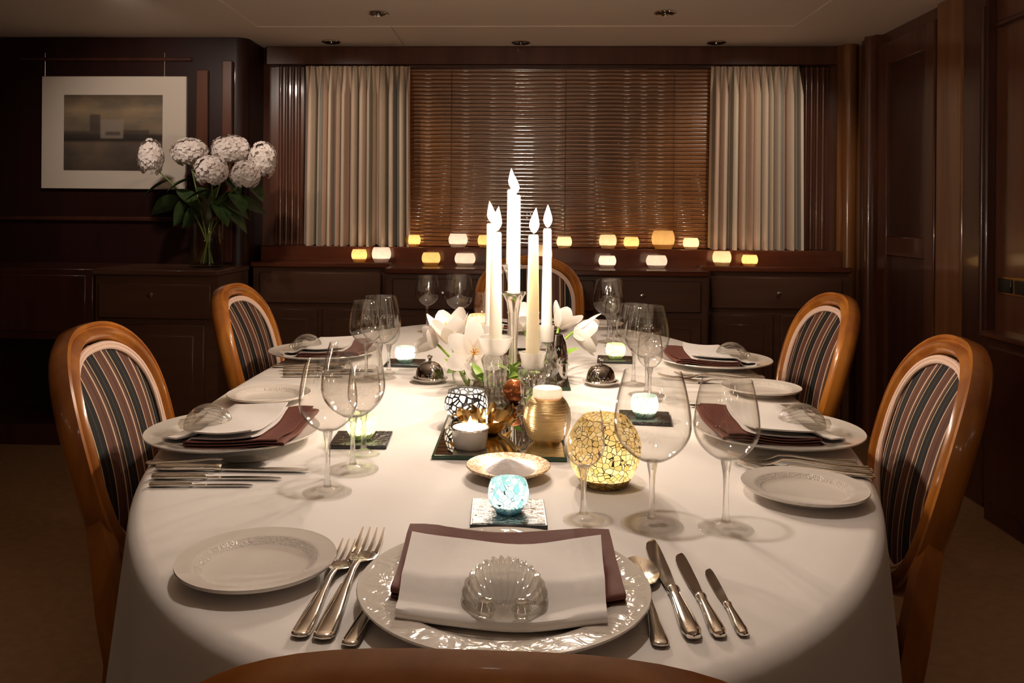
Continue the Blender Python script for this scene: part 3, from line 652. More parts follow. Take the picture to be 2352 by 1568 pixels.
def leaf_mesh(L, Wd, bend, seed=0):
    def fn(u, v):
        w_ = Wd*sin(pi*min(1, u*1.02))**0.8*(1 - 0.25*u)
        x = (v - 0.5)*2*w_; return (x, L*u, bend*L*u*u + abs(v - 0.5)*w_*0.5)
    return MB().grid(fn, 10, 5)
def aim(loc, dirv, roll=0):
    d = Vector(dirv).normalized(); return Matrix.Translation(loc) @ d.to_track_quat('Y', 'Z').to_matrix().to_4x4() @ Matrix.Rotation(roll, 4, 'Y')
heads = [((346, 362), 0.072, 4.22, (0.85, 1, 1.3), 'hydrangea head leaning out at the left of the vase, before the picture'),
         ((437, 352), 0.088, 4.30, (1.1, 1, 0.9), 'white hydrangea head second from the left in the vase'),
         ((530, 346), 0.092, 4.30, (1.15, 1, 0.85), 'topmost white hydrangea head in the middle of the vase'),
         ((603, 368), 0.082, 4.27, (0.85, 1, 1.15), 'white hydrangea head at the right end of the vase'),
         ((485, 393), 0.085, 4.17, (1, 1, 0.95), 'white hydrangea head low in front, above the vase rim'),
         ((564, 402), 0.078, 4.18, (0.95, 1, 0.95), 'small white hydrangea head low at the right of the vase')]
for i, ((px, py), r, Y, sq, lab) in enumerate(heads):
    c = Vector(PY(px, py, Y))
    t = thing('hydrangea', lab, 'flower', tuple(c), 0, 'white hydrangeas in the vase')
    obj('flower_head', floret_ball(r, 90, i, sq), 'hydrangea', t, ang=75)
    foot = Vector((VX + 0.03*cos(i*1.1), VY + 0.03*sin(i*1.1), VZ + 0.02)) - c
    mid = Vector((VX + 0.05*cos(i*1.1 + 3), VY + 0.05*sin(i*1.1 + 3), VZ + 0.34)) - c
    a = Vector((0, 0, -r*0.5))
    pts = [((1-q)**2)*a + 2*q*(1-q)*mid + q*q*foot for q in [k/10 for k in range(11)]]
    obj('stem', MB().tube(pts, 0.004, 7), 'stem', t)
    side = -1 if px < 500 else 1
    for k in range(3):
        q = pts[2 + k]; dv = Vector((side*(1 if k != 1 else -0.5) + 0.2*sin(i), -0.5 + 0.4*k, -0.5 + 0.25*sin(i*2 + k)))
        mb = leaf_mesh(0.15 + 0.025*k, 0.062, -0.25); mb.xf(aim(q, dv, 0.3*k)); obj('leaf', mb, 'leaf', t)

# ================================================================== CHAIRS
def chair_back_pt(t, off):
    """point of the oval back; off < 0 runs inside the outer edge"""
    c, s = cos(t), sin(t); n = 2.6
    x = math.copysign(abs(c)**(2/n), c); z = math.copysign(abs(s)**(2/n), s)
    a, b = 0.219 + off, (0.200 + off if s > 0 else 0.252 + off)
    nar = 1 - (0.52*(-s)**2.0 if s < 0 else 0)
    return x*a*nar, 0.745 + z*b
def back_y(x, z): return -0.205 - (z - 0.5)*0.27 + 0.75*x*x
def build_chair():
    root = thing('dining_chair', '', 'chair', group='oval-backed dining chairs round the table')
    N = 72
    path = []
    for i in range(N):
        x, z = chair_back_pt(2*pi*i/N, -0.019); path.append(Vector((x, back_y(x, z), z)))
    prof = [(-0.024, 0.000), (-0.022, 0.012), (-0.014, 0.015), (-0.010, 0.010), (-0.007, 0.010), (-0.002, 0.019), (0.008, 0.024), (0.016, 0.020), (0.0185, 0.013), (0.021, 0.012), (0.024, 0.004), (0.024, -0.014), (0.012, -0.021), (-0.010, -0.021), (-0.022, -0.014)]
    vs, fs, m = [], [], len(prof)
    for i in range(N):
        p = path[i]; tg = (path[(i+1) % N] - path[i-1]).normalized(); fw = Vector((-1.5*p.x, 1, 0.27)).normalized()
        ow = tg.cross(fw).normalized(); fw = ow.cross(tg)
        for (o, d_) in prof: vs.append(p + ow*o*0.78 + fw*d_)
    for i in range(N):
        j = (i + 1) % N
        for k in range(m): fs.append((i*m + k, i*m + (k+1) % m, j*m + (k+1) % m, j*m + k))
    obj('back_frame', MB().add(vs, fs), 'chair_wood', root, ang=50)
    def pad(front):
        def fn(u, v):
            x, z = chair_back_pt(2*pi*u, -0.044); x *= v; z = 0.735 + (z - 0.735)*v
            bulge = 0.030*(1 - v**2.2) + 0.006
            return (x, back_y(x, z) + (bulge if front else -0.012 - 0.006*(1 - v*v)), z)
        return fn
    mb = MB(); mb.grid(pad(True), 64, 9, True); mb.grid(pad(False), 64, 5, True)
    obj('backrest', mb, 'striped_fabric', root, ang=60)
    for off, nm in ((-0.0410, 'welt'), (-0.0480, 'welt')):
        pts = []
        for i in range(N):
            x, z = chair_back_pt(2*pi*i/N, off); pts.append((x, back_y(x, z) + 0.0125, z))
        obj(nm, MB().tube(pts, 0.0046, 8, closed=True), 'welt_cream', root)
    for s in (-1, 1):                                         # rear legs run down from the oval
        pts = [(s*0.186, back_y(0.186, 0.665) - 0.004, 0.665), (s*0.190, back_y(0.19, 0.6) - 0.004, 0.60), (s*0.196, -0.192, 0.50), (s*0.19, -0.182, 0.42), (s*0.192, -0.20, 0.2), (s*0.198, -0.245, 0.0)]
        obj('leg', MB().sweep(pts, [(-0.02, -0.017), (0.02, -0.017), (0.02, 0.017), (-0.02, 0.017)], up=(0, 1, 0), scale=[0.6, 0.95, 1.08, 1.05, 0.9, 0.75]), 'chair_wood', root, ang=50)
    for s in (-1, 1):
        pts = [(s*0.205, 0.205, 0.43), (s*0.206, 0.21, 0.36), (s*0.208, 0.212, 0.2), (s*0.209, 0.213, 0.0)]
        obj('leg', MB().tube(pts, [0.026, 0.025, 0.02, 0.014], 12), 'chair_wood', root)
    def ring(r_, z, k=1.0):
        out = []
        for i in range(56):
            t = 2*pi*i/56; c, s = cos(t), sin(t)
            x = math.copysign(abs(c)**0.6, c)*r_; y = math.copysign(abs(s)**0.6, s)*r_*k
            x *= 1 + 0.10*(y/r_); out.append((x, y + 0.01, z))
        return out
    mb = MB(); rings = [ring(0.185, 0.40), ring(0.222, 0.40), ring(0.226, 0.41), ring(0.226, 0.438), ring(0.22, 0.442)]
    mb.add([p for q in rings for p in q], [(a*56 + i, a*56 + (i+1) % 56, (a+1)*56 + (i+1) % 56, (a+1)*56 + i) for a in range(4) for i in range(56)])
    obj('seat_rail', mb, 'chair_wood', root)
    rings = [ring(0.212, 0.440), ring(0.216, 0.452), ring(0.205, 0.466), ring(0.15, 0.473), ring(0.08, 0.475), ring(0.02, 0.4755)]
    mb = MB(); mb.add([p for q in rings for p in q], [(a*56 + i, a*56 + (i+1) % 56, (a+1)*56 + (i+1) % 56, (a+1)*56 + i) for a in range(5) for i in range(56)] + [tuple(range(5*56, 6*56))])
    obj('seat', mb, 'striped_fabric', root)
    obj('seat_welt', MB().tube(ring(0.217, 0.4445), 0.0045, 7, closed=True), 'welt_cream', root)
    return root
ch = build_chair()
for i, (x, y, rz, sc, lab) in enumerate([
    (-0.497, 1.56, -pi/2 + R(6), 1.0, 'striped oval-backed chair at the left, nearer to the camera, at the three knives'),
    (-0.542, 2.42, -pi/2, 1.0, 'striped oval-backed chair at the left rear, before the side cabinet'),
    (0.452, 1.555, pi/2 - R(10), 1.0, 'striped oval-backed chair at the right, nearer to the camera, seat visible beside the cloth'),
    (0.545, 2.34, pi/2, 1.0, 'striped oval-backed chair at the right rear, below the right curtain'),
    (0.02, 3.19, pi, 1.04, 'striped oval-backed chair at the far end of the table, behind the tall candles'),
    (-0.022, 0.722, 0.0, 0.995, 'chair at the near end, only its wooden top rail in view at the bottom')]):
    put(ch, i == 0, lab, 'oval-backed dining chairs round the table', (x, y, 0), rz, sc)

# ================================================================== TABLE AND CLOTH
def outline(t, off=0.0):
    c, s = cos(t), sin(t)
    far = s > 0; n = 2.6 if far else 2.12; b = 1.235 if far else 1.225
    x = math.copysign(abs(c)**(2/n), c)*(0.640 + off); y = math.copysign(abs(s)**(2/n), s)*(b + off)
    return x, y
t = thing('dining_table', 'long oval dining table hidden under the white cloth', 'table', (TX, TY, 0))
NT = 160
mb = MB(); vs = []
for z, o in ((0.715, -0.02), (0.72, -0.008), (0.738, -0.008), (0.7455, -0.014)):
    vs += [(*outline(2*pi*i/NT, o), z) for i in range(NT)]
mb.add(vs, [(a*NT + i, a*NT + (i+1) % NT, (a+1)*NT + (i+1) % NT, (a+1)*NT + i) for a in range(3) for i in range(NT)] + [tuple(range(NT))[::-1], tuple(range(3*NT, 4*NT))])
obj('tabletop', mb, 'table_wood', t)
for y in (-0.45, 0.45):
    obj('pedestal', MB().lathe([(0, 0.06), (0.07, 0.06), (0.06, 0.2), (0.045, 0.4), (0.07, 0.6), (0.10, 0.7), (0.1, 0.716), (0, 0.716)], 24, (0, y, 0)), 'table_wood', t)
    for s in (-1, 1):
        obj('foot', MB().sweep([(s*0.03, y, 0.10), (s*0.12, y, 0.06), (s*0.22, y, 0.0)], [(-0.03, 0), (0.03, 0), (0.03, 0.05), (-0.03, 0.05)]), 'table_wood', t)
mb = MB(); vs = []; NT = 220
rows = [(0.02, 0), (0.3, 0), (0.55, 0), (0.75, 0), (0.88, 0), (0.95, 0)]
for k, _ in rows:
    vs += [(outline(2*pi*i/NT)[0]*k, outline(2*pi*i/NT)[1]*k, ZT) for i in range(NT)]
edge = [(-0.012, ZT), (-0.003, ZT - 0.002), (0.004, ZT - 0.007), (0.008, ZT - 0.015), (0.010, ZT - 0.03)]
for o, z in edge: vs += [(*outline(2*pi*i/NT, o), z) for i in range(NT)]
hem = 0.492
for k in range(1, 9):
    q = k/8; z = (ZT - 0.03) + (hem - ZT + 0.03)*q
    for i in range(NT):
        a = 2*pi*i/NT
        f = 0.012*q*(0.6*sin(17*a + 1.3*sin(3*a)) + 0.5*sin(29*a + 2) + 0.6)
        vs.append((*outline(a, 0.010 + 0.010*q + f), z))
nr = len(rows) + len(edge) + 8
mb.add(vs, [(a*NT + i, a*NT + (i+1) % NT, (a+1)*NT + (i+1) % NT, (a+1)*NT + i) for a in range(nr - 1) for i in range(NT)] + [tuple(range(NT))[::-1]])
o = obj('tablecloth', mb, 'cloth_white', ang=60); o.location = (TX, TY, 0)
tag(o, 'white cloth draped over the long oval dining table', 'tablecloth')

# ================================================================== TABLEWARE
def plate_mesh(r, h, well=0.62):
    w = r*well
    return MB().lathe([(0, 0.003), (w*0.86, 0.003), (w*0.88, 0.0), (w*0.93, 0.0), (w*0.95, 0.004), (w*1.06, h*0.42), (r*0.985, h - 0.004), (r, h - 0.0015), (r*0.995, h), (r*0.97, h - 0.0008),
                       (w*1.30, h*0.86), (w*1.22, h*0.80), (w*1.10, h*0.52), (w*1.02, 0.0085), (w*0.94, 0.0066), (0, 0.006)], 72)
big = tag(obj('dinner_plate', plate_mesh(0.150, 0.022), 'porcelain'), '', 'plate')
small = tag(obj('bread_plate', plate_mesh(0.088, 0.019, 0.62), 'bread_glaze'), '', 'plate')

def folded(w, d, layers, t, gap, drape, seed, flip=False, taper=0.0):
    """a napkin folded in zigzag layers; the folds are round and lie at the two ends of the depth"""
    rnd = random.Random(seed); path = []
    rr = gap/2
    for L in range(layers):
        z = L*gap; a, b = (-d/2 + rr, d/2 - rr); inset = 0.004*L
        xs = [a + (b - a - inset)*k/10 for k in range(11)]
        if L % 2: xs = xs[::-1]
        path += [(y, z) for y in xs]
        if L < layers - 1:
            s = 1 if L % 2 == 0 else -1; e = path[-1]
            path += [(e[0] + s*rr*sin(q), z + rr - rr*cos(q)) for q in (pi/4, pi/2, 3*pi/4)]
    n = len(path); nx = 15; mb = MB()
    if flip: path = [(-y, z) for y, z in path]
    ph = rnd.uniform(0, 6)
    for side in (-1, 1):
        vs = []
        for i in range(n):
            a = path[max(i-1, 0)]; b = path[min(i+1, n-1)]; L = math.hypot(b[0]-a[0], b[1]-a[1]) or 1
            nx_, nz_ = -(b[1]-a[1])/L, (b[0]-a[0])/L
            y = path[i][0] + nx_*t/2*side; z = path[i][1] + nz_*t/2*side + t/2
            for j in range(nx):
                x = (j/(nx-1) - 0.5)*w*(1 + taper*y/d)
                zz = z + 0.0012*sin(9*x/w + ph)*sin(7*y/d + ph) * (z/(gap*layers) + 0.3)
                vs.append((x, y + 0.0015*sin(11*x/w + ph), zz + drape(x, y)))
        mb.add(vs, [(i*nx + j, i*nx + j + 1, (i+1)*nx + j + 1, (i+1)*nx + j) for i in range(n - 1) for j in range(nx - 1)])
    half = n*nx
    rim = [j for j in range(nx)] + [i*nx + nx - 1 for i in range(1, n)] + [(n-1)*nx + j for j in range(nx-2, -1, -1)] + [i*nx for i in range(n-2, 0, -1)]
    mb.f += [(rim[k], rim[(k+1) % len(rim)], rim[(k+1) % len(rim)] + half, rim[k] + half) for k in range(len(rim))]
    return mb
def on_plate(x, y):                                           # the cloth dips into the well and rises over the rim
    r = math.hypot(x, y); return 0.009 + 0.016*max(0, min(1, (r - 0.07)/0.075))**1.2
brown = tag(obj('brown_napkin', folded(0.234, 0.165, 3, 0.0022, 0.0046, lambda x, y: on_plate(x, y + 0.042), 2), 'napkin_brown', ang=60), '', 'napkin')
white = tag(obj('white_napkin', folded(0.206, 0.156, 2, 0.0026, 0.0095, lambda x, y: on_plate(x, y) - 0.001 + 0.0145*max(0, min(1, (y + 0.048)/0.020)), 5, flip=True, taper=0.06), 'napkin_white', ang=60), '', 'napkin')

def shell_mesh():                                             # solid pressed glass shell: ribs fan out from the front foot over the dome
    mb = MB()
    def fn(u, v):
        a = pi*u; b = pi*(0.02 + 0.96*v); rib = 1 + 0.06*cos(a*30)*sin(b)**0.5
        return (0.041*sin(b)*cos(a)*rib, -0.042*cos(b), 0.0008 + 0.038*sin(b)*sin(a)*rib)
    mb.grid(fn, 181, 18)
    mb.grid(lambda u, v: (0.041*(1 + 0.06)*sin(pi*(0.02 + 0.96*v))*(1 - 2*u), -0.042*cos(pi*(0.02 + 0.96*v)), 0.0008), 3, 18)
    for x in (-0.017, 0.017): mb.lathe([(0, 0), (0.007, 0.0015), (0.010, 0.009), (0.007, 0.0165), (0, 0.018)], 16, (x, -0.037, 0))
    return mb
shell = tag(obj('glass_shell', shell_mesh(), 'crystal', ang=30), '', 'ornament')

# cutlery, lying along +y with the handle end at the origin
def flat_sweep(mb, ctrl, seg=12):
    """ctrl: (y, half width, half thickness, z)"""
    pts = [(0, c[0], c[3]) for c in ctrl]
    return mb.sweep(pts, [(cos(2*pi*k/seg), sin(2*pi*k/seg)) for k in range(seg)], scale=[(c[1], c[2]) for c in ctrl])
HAND = [(0.0, 0.002, 0.001, 0.004), (0.0015, 0.0068, 0.0022, 0.004), (0.006, 0.0088, 0.003, 0.0038), (0.02, 0.0088, 0.0032, 0.0038), (0.045, 0.0066, 0.003, 0.0045), (0.075, 0.0042, 0.0026, 0.007), (0.105, 0.0030, 0.0022, 0.010), (0.125, 0.0034, 0.0020, 0.0095)]
def fork_mesh(L):
    k = L/0.205; mb = MB()
    hp = [(y, w, h, z) for y, w, h, z in HAND] + [(0.136, 0.008, 0.0013, 0.006), (0.146, 0.0118, 0.0011, 0.0035), (0.158, 0.0128, 0.0010, 0.0028), (0.163, 0.0126, 0.0009, 0.003)]
    flat_sweep(mb, hp)
    mb.tube([(-0.0062, 0.004, 0.0068), (-0.0062, 0.045, 0.0066), (-0.0035, 0.08, 0.0088)], 0.0009, 5).tube([(0.0062, 0.004, 0.0068), (0.0062, 0.045, 0.0066), (0.0035, 0.08, 0.0088)], 0.0009, 5)
    for x in (-0.0105, -0.0035, 0.0035, 0.0105):
        mb.sweep([(x, 0.160, 0.003), (x*1.02, 0.175, 0.0035), (x*1.02, 0.192, 0.006), (x*1.0, 0.205, 0.010)], [(-1, -1), (1, -1), (1, 1), (-1, 1)], scale=[(0.0019, 0.001), (0.0016, 0.001), (0.0013, 0.0009), (0.0006, 0.0006)])
    return mb.xf(Matrix.Diagonal((k, k, k, 1)))
def spoon_mesh(L):
    k = L/0.2; mb = MB(); flat_sweep(mb, HAND)
    def fn(u, v):
        a = 2*pi*u; y = 0.160 + 0.037*v*cos(a); x = 0.0205*v*sin(a)*(1 - 0.12*cos(a)); return (x, y, 0.0095 - 0.0085*(1 - v*v) - 0.002*v*(cos(a) < 0)*abs(cos(a))*0)
    mb.grid(fn, 32, 7, True)
    mb.grid(lambda u, v: (fn(u, v)[0]*1.02, 0.160 + (fn(u, v)[1] - 0.160)*1.02, fn(u, v)[2] - 0.0012), 32, 7, True)
    return mb.xf(Matrix.Diagonal((k, k, k, 1)))
def make_knife(L):
    k = L/0.24; t = thing('table_knife', '', 'knife')
    h = MB(); flat_sweep(h, [(0, 0.002, 0.002, 0.006), (0.002, 0.007, 0.0042, 0.006), (0.012, 0.0098, 0.0058, 0.006), (0.035, 0.0092, 0.0058, 0.006), (0.07, 0.0068, 0.005, 0.006), (0.092, 0.0058, 0.0046, 0.006), (0.096, 0.0072, 0.0055, 0.006), (0.101, 0.0072, 0.0055, 0.006), (0.104, 0.0055, 0.004, 0.006)], 14)
    h.tube([(-0.005, 0.008, 0.0098), (-0.0055, 0.035, 0.0103), (-0.0035, 0.085, 0.0094)], 0.0008, 5).tube([(0.005, 0.008, 0.0098), (0.0055, 0.035, 0.0103), (0.0035, 0.085, 0.0094)], 0.0008, 5)
    h.xf(Matrix.Diagonal((k, k, k, 1))); obj('handle', h, 'silver', t)
    b = MB(); rows_ = [(0.103, -0.005, 0.004), (0.112, -0.0068, 0.0052), (0.15, -0.0095, 0.0065), (0.19, -0.0105, 0.0068), (0.215, -0.0098, 0.0066), (0.230, -0.0068, 0.006), (0.237, -0.003, 0.0048), (0.24, 0.001, 0.003)]
    vs = []
    for y, a, c in rows_: vs += [(a, y, 0.0035), (c, y, 0.0035), (c, y, 0.0052), (a, y, 0.0040)]
    b.add(vs, [(i*4 + j, i*4 + (j+1) % 4, i*4 + 4 + (j+1) % 4, i*4 + 4 + j) for i in range(len(rows_)-1) for j in range(4)] + [(0, 1, 2, 3), tuple(range(len(vs)-4, len(vs)))[::-1]])
    b.xf(Matrix.Diagonal((k, k, k, 1))); obj('blade', b, 'blade_steel', t); return t
proto = {}
def cutlery(kind, L, a, b, lab, group):
    """a: handle end, b: far end on the cloth"""
    key = (kind, round(L, 3)); first = key not in proto
    if first:
        if kind == 'knife': proto[key] = make_knife(L)
        elif kind == 'fork': proto[key] = tag(obj('dinner_fork', fork_mesh(L), 'silver', ang=60), '', 'fork')
        else: proto[key] = tag(obj('soup_spoon', spoon_mesh(L), 'silver', ang=60), '', 'spoon')
    put(proto[key], first, lab, group, (a[0], a[1], ZT + 0.0004), math.atan2(-(b[0]-a[0]), b[1]-a[1]))

# wine glasses
def bowl_profile(rmax, rrim, zb, zt, th=0.0009):
    pts = []
    for i in range(19):
        q = i/18
        if q < 0.46: r = rmax*sin(q/0.46*pi/2)**0.62
        else: r = rmax - (rmax - rrim)*((q - 0.46)/0.54)**1.7
        pts.append((max(r, 0.004 if i else 0.004), zb + (zt - zb)*(q**1.12)))
    inner = [(max(r - th, 0.0), z + (0.002 if i == 0 else th*0.6)) for i, (r, z) in enumerate(pts)]
    inner[0] = (0, zb + 0.004)
    return pts + [(pts[-1][0] - th*0.5, zt + 0.0008)] + inner[::-1]
def make_glass(h, rmax, rrim, rfoot, zb, word):
    t = thing('wine_glass', '', 'glass')
    obj('bowl', MB().lathe([(0.0, zb - 0.001)] + bowl_profile(rmax, rrim, zb, h), 48), 'glass_thin', t, ang=70)
    obj('stem', MB().lathe([(0, 0.0085), (0.0062, 0.0090), (0.0052, 0.0135), (0.0043, 0.022), (0.0036, zb*0.55), (0.0042, zb*0.8), (0.0065, zb*0.95), (0.0075, zb + 0.003), (0, zb + 0.0035)], 18), 'glass_stem', t)
    obj('foot', MB().lathe([(0, 0.0003), (rfoot, 0.0003), (rfoot + 0.0004, 0.0012), (rfoot, 0.002), (rfoot*0.96, 0.0026), (rfoot*0.90, 0.0020), (rfoot*0.6, 0.0026), (0.015, 0.0042), (0.009, 0.0075), (0.0060, 0.0100), (0, 0.0102)], 48), 'glass_foot', t); return t
GL = {'L': make_glass(0.200, 0.0500, 0.0375, 0.0405, 0.082, 'large'), 'M': make_glass(0.192, 0.0420, 0.0320, 0.035, 0.088, 'medium'), 'S': make_glass(0.146, 0.0275, 0.0225, 0.027, 0.070, 'small')}
gused = set()
def glass(kind, px, py, lab):
    p = P(px, py); put(GL[kind], kind not in gused, lab, 'wine glasses', (p[0], p[1], ZT + 0.0004)); gused.add(kind)

# ------------------------------------------------------------------ place settings
SET = {'near': ((-0.019, 0.876), 0.0), 'L1': ((-0.512, 1.468), -pi/2), 'R1': ((0.461, 1.548), pi/2), 'L2': ((-0.562, 2.335), -pi/2), 'R2': ((0.515, 2.290), pi/2), 'far': ((0.0, 2.93), pi)}
WHERE = {'near': 'at the near end of the table', 'L1': 'at the left front seat', 'R1': 'at the right front seat', 'L2': 'at the left rear seat', 'R2': 'at the right rear seat', 'far': 'at the far end behind the flowers'}
def loc_in(key, x, y, z):
    (cx, cyy), a = SET[key]; return (cx + x*cos(a) - y*sin(a), cyy + x*sin(a) + y*cos(a), z)
ZP = ZT + 0.0004
for i, key in enumerate(SET):
    a = SET[key][1]
    if key == 'near':
        o = tag(obj('dinner_plate', plate_mesh(0.152, 0.022), 'charger_glaze'), 'large dinner plate with embossed shiny rim at the near end of the table', 'plate', 'dinner plates'); o.location = loc_in(key, 0, 0, ZP)
    else: put(big, key == 'L1', 'white dinner plate under the napkins ' + WHERE[key], 'dinner plates', loc_in(key, 0, 0, ZP), a)
    put(brown, i == 0, 'folded brown satin napkin lying under the white one ' + WHERE[key], 'brown napkins', loc_in(key, 0.004, 0.042, ZP), a + 0.01)
    put(white, i == 0, 'folded white napkin lying on the brown one ' + WHERE[key], 'white napkins', loc_in(key, 0.0, -0.006, ZP), a - 0.01)
    if key != 'far': put(shell, i == 0, 'clear ribbed glass shell on the napkin ' + WHERE[key], 'glass shells', loc_in(key, 0.002, -0.047 if key == 'near' else -0.045, ZP + 0.0235), a)
for i, (x, y, lab) in enumerate([(-0.297, 0.930, 'round bread plate left of the forks at the near end'), (0.405, 1.228, 'bread plate before the forks of the right front seat'), (-0.545, 1.780, 'bread plate beyond the left front dinner plate'),
                                 (0.540, 1.934, 'bread plate beyond the right front dinner plate'), (0.268, 3.028, 'bread plate at the far end, right of the white flowers')]):
    put(small, i == 0, lab, 'bread plates', (x, y, ZP))
G = 'cutlery'
cutlery('fork', 0.222, (-0.210, 0.785), (-0.205, 1.007), 'outer fork, next to the bread plate at the near end', G)
cutlery('fork', 0.259, (-0.187, 0.781), (-0.185, 1.040), 'longest fork, second from the bread plate at the near end', G)
cutlery('fork', 0.205, (-0.160, 0.772), (-0.138, 0.976), 'fork at the near end, half hidden under the embossed plate', G)
cutlery('spoon', 0.195, (0.130, 0.788), (0.132, 0.98), 'spoon right beside the embossed plate at the near end', G)
cutlery('knife', 0.241, (0.163, 0.802), (0.158, 1.043), 'longest knife at the near end, next to the spoon', G)
cutlery('knife', 0.197, (0.189, 0.808), (0.186, 1.004), 'middle knife of the three at the near end', G)
cutlery('knife', 0.152, (0.213, 0.813), (0.211, 0.965), 'short outer knife of the three at the near end', G)
cutlery('knife', 0.241, (-0.573, 1.290), (-0.332, 1.296), 'longest knife at the left front seat, next to the plate', G)
cutlery('knife', 0.197, (-0.560, 1.247), (-0.363, 1.255), 'middle knife of the three at the left front seat', G)
cutlery('knife', 0.152, (-0.548, 1.212), (-0.397, 1.222), 'short knife nearest the camera at the left front seat', G)
cutlery('spoon', 0.195, (-0.600, 1.316), (-0.408, 1.330), 'spoon between plate and knives at the left front seat', G)
cutlery('fork', 0.205, (0.545, 1.388), (0.342, 1.420), 'fork nearest the dinner plate of the right front seat', G)
cutlery('fork', 0.222, (0.553, 1.352), (0.335, 1.394), 'middle fork of the right front seat', G)
cutlery('fork', 0.205, (0.545, 1.322), (0.343, 1.366), 'fork nearest the bread plate of the right front seat', G)
cutlery('spoon', 0.195, (0.590, 1.735), (0.398, 1.745), 'spoon beyond the dinner plate of the right front seat', G)
cutlery('knife', 0.241, (0.590, 1.775), (0.350, 1.790), 'knife beyond the spoon of the right front seat', G)
for k, (L, lab) in enumerate([(0.241, 'longest knife'), (0.197, 'middle knife'), (0.152, 'short knife nearest the camera')]):
    y = 2.125 - 0.042*k; x = -0.615 + 0.012*k
    cutlery('knife', L, (x, y), (x + L, y + 0.006), lab + ' at the left rear seat', G)
cutlery('spoon', 0.195, (-0.655, 2.165), (-0.46, 2.175), 'spoon beside the dinner plate of the left rear seat', G)
for k, (L, lab) in enumerate([(0.222, 'fork nearest the dinner plate'), (0.259, 'longest middle fork'), (0.205, 'fork nearest the bread plate')]):
    y = 2.135 - 0.04*k
    cutlery('fork', L, (0.60 - 0.01*k, y - 0.02), (0.60 - 0.01*k - L, y), lab + ' of the right rear seat', G)
for kind, px, py, lab in [
    ('S', 1340, 1196, 'small wine glass at the near end, before the gold crackle globe'), ('L', 1497, 1207, 'big round wine glass at the near end, middle of three'), ('M', 1667, 1215, 'rightmost wine glass at the near end, behind the knives'),
    ('M', 752, 1132, 'nearest wine glass of the left front seat'), ('L', 810, 1080, 'big wine glass of the left front seat, behind the nearest one'), ('S', 835, 1044, 'small wine glass of the left front seat, before the green candle'),
    ('M', 841, 874, 'nearest wine glass of the left rear seat'), ('L', 873, 868, 'big wine glass of the left rear seat'), ('S', 893, 858, 'small wine glass of the left rear seat, hidden behind the big one'),
    ('S', 1492, 921, 'small wine glass of the right front seat, before the big one'), ('L', 1485, 908, 'big wine glass of the right front seat, behind the aqua candle'), ('M', 1455, 884, 'wine glass farthest back at the right front seat'),
    ('S', 1409, 796, 'small wine glass of the right rear seat'), ('L', 1397, 786, 'big wine glass of the right rear seat, rightmost far one against the dark sideboard'), ('M', 1404, 772, 'medium wine glass hidden behind the big one at the right rear seat'),
    ('M', 981, 762, 'leftmost wine glass of the far seat, against the dark sideboard'), ('L', 1053, 768, 'big wine glass of the far seat, above the white tulip'), ('S', 1107, 775, 'small wine glass of the far seat, beside the leftmost candle')]:
    glass(kind, px, py, lab)

# ------------------------------------------------------------------ mirror tiles with lit glasses
def coaster(c, rz, lab):
    t = thing('mirror_coaster', lab, 'coaster', (c[0], c[1], ZP), rz, 'square mirror coasters')
    obj('glass_base', MB().box(-0.05, 0.05, -0.05, 0.05, 0, 0.0055, 0.0008), 'tile_edge', t)
    obj('mirror_face', MB().box(-0.0475, 0.0475, -0.0475, 0.0475, 0.0050, 0.0062, 0.0003), 'tile_mirror', t)
for c, rz, mat, cn, lab in [((-0.019, 1.128), 0.03, 'votive_blue', 'blue', 'behind the embossed plate at the near end'), ((-0.286, 1.478), 0.05, 'votive_green', 'green', 'at the left front seat, behind its glasses'),
                        ((-0.318, 2.244), 0.0, 'votive_aqua', 'aqua', 'beyond the left silver dome'), ((0.240, 1.677), -0.12, 'votive_aqua', 'aqua', 'seen through the big near wine glass'),
                        ((0.255, 2.348), -0.1, 'votive_green', 'green', 'beyond the right silver dome')]:
    coaster(c, rz, 'mirror coaster under the %s candle glass %s' % (cn, lab))
    votive('%s candle glass on its coaster %s' % (cn, lab), 'candle glasses on coasters', (c[0], c[1], ZP + 0.0064), 0.0275, 0.041, mat, 0.022 if cn == 'blue' else 0.026, neck=0.86, foot=0.62)

# ------------------------------------------------------------------ domed dishes
for px, py, lab in [(987, 877, 'small silver dome on a white dish, left of the centrepiece'), (1380, 884, 'small silver dome on a white dish, right of the centrepiece')]:
    p = P(px, py)
    dsh = tag(obj('butter_dish', MB().lathe([(0, 0.001), (0.028, 0), (0.03, 0.003), (0.043, 0.009), (0.0435, 0.0105), (0.041, 0.0105), (0.03, 0.006), (0, 0.005)], 40), 'porcelain'), 'little white dish under the silver dome ' + ('left' if px < 1200 else 'right') + ' of the centrepiece', 'dish', 'little white dishes')
    dsh.location = (p[0], p[1], ZP)
    t = thing('silver_dome', lab, 'cloche', (p[0], p[1], ZP + 0.0064), 0, 'silver domes')
    obj('dome', MB().lathe([(0.0345, 0.0), (0.0365, 0.001), (0.0365, 0.004), (0.0345, 0.006), (0.034, 0.014), (0.0305, 0.026), (0.023, 0.036), (0.012, 0.0415), (0, 0.043)], 40), 'dome_silver', t)
    obj('knob', MB().lathe([(0.004, 0.042), (0.003, 0.047), (0.0065, 0.053), (0.0065, 0.056), (0.003, 0.0585), (0, 0.059)], 16), 'dome_silver', t)

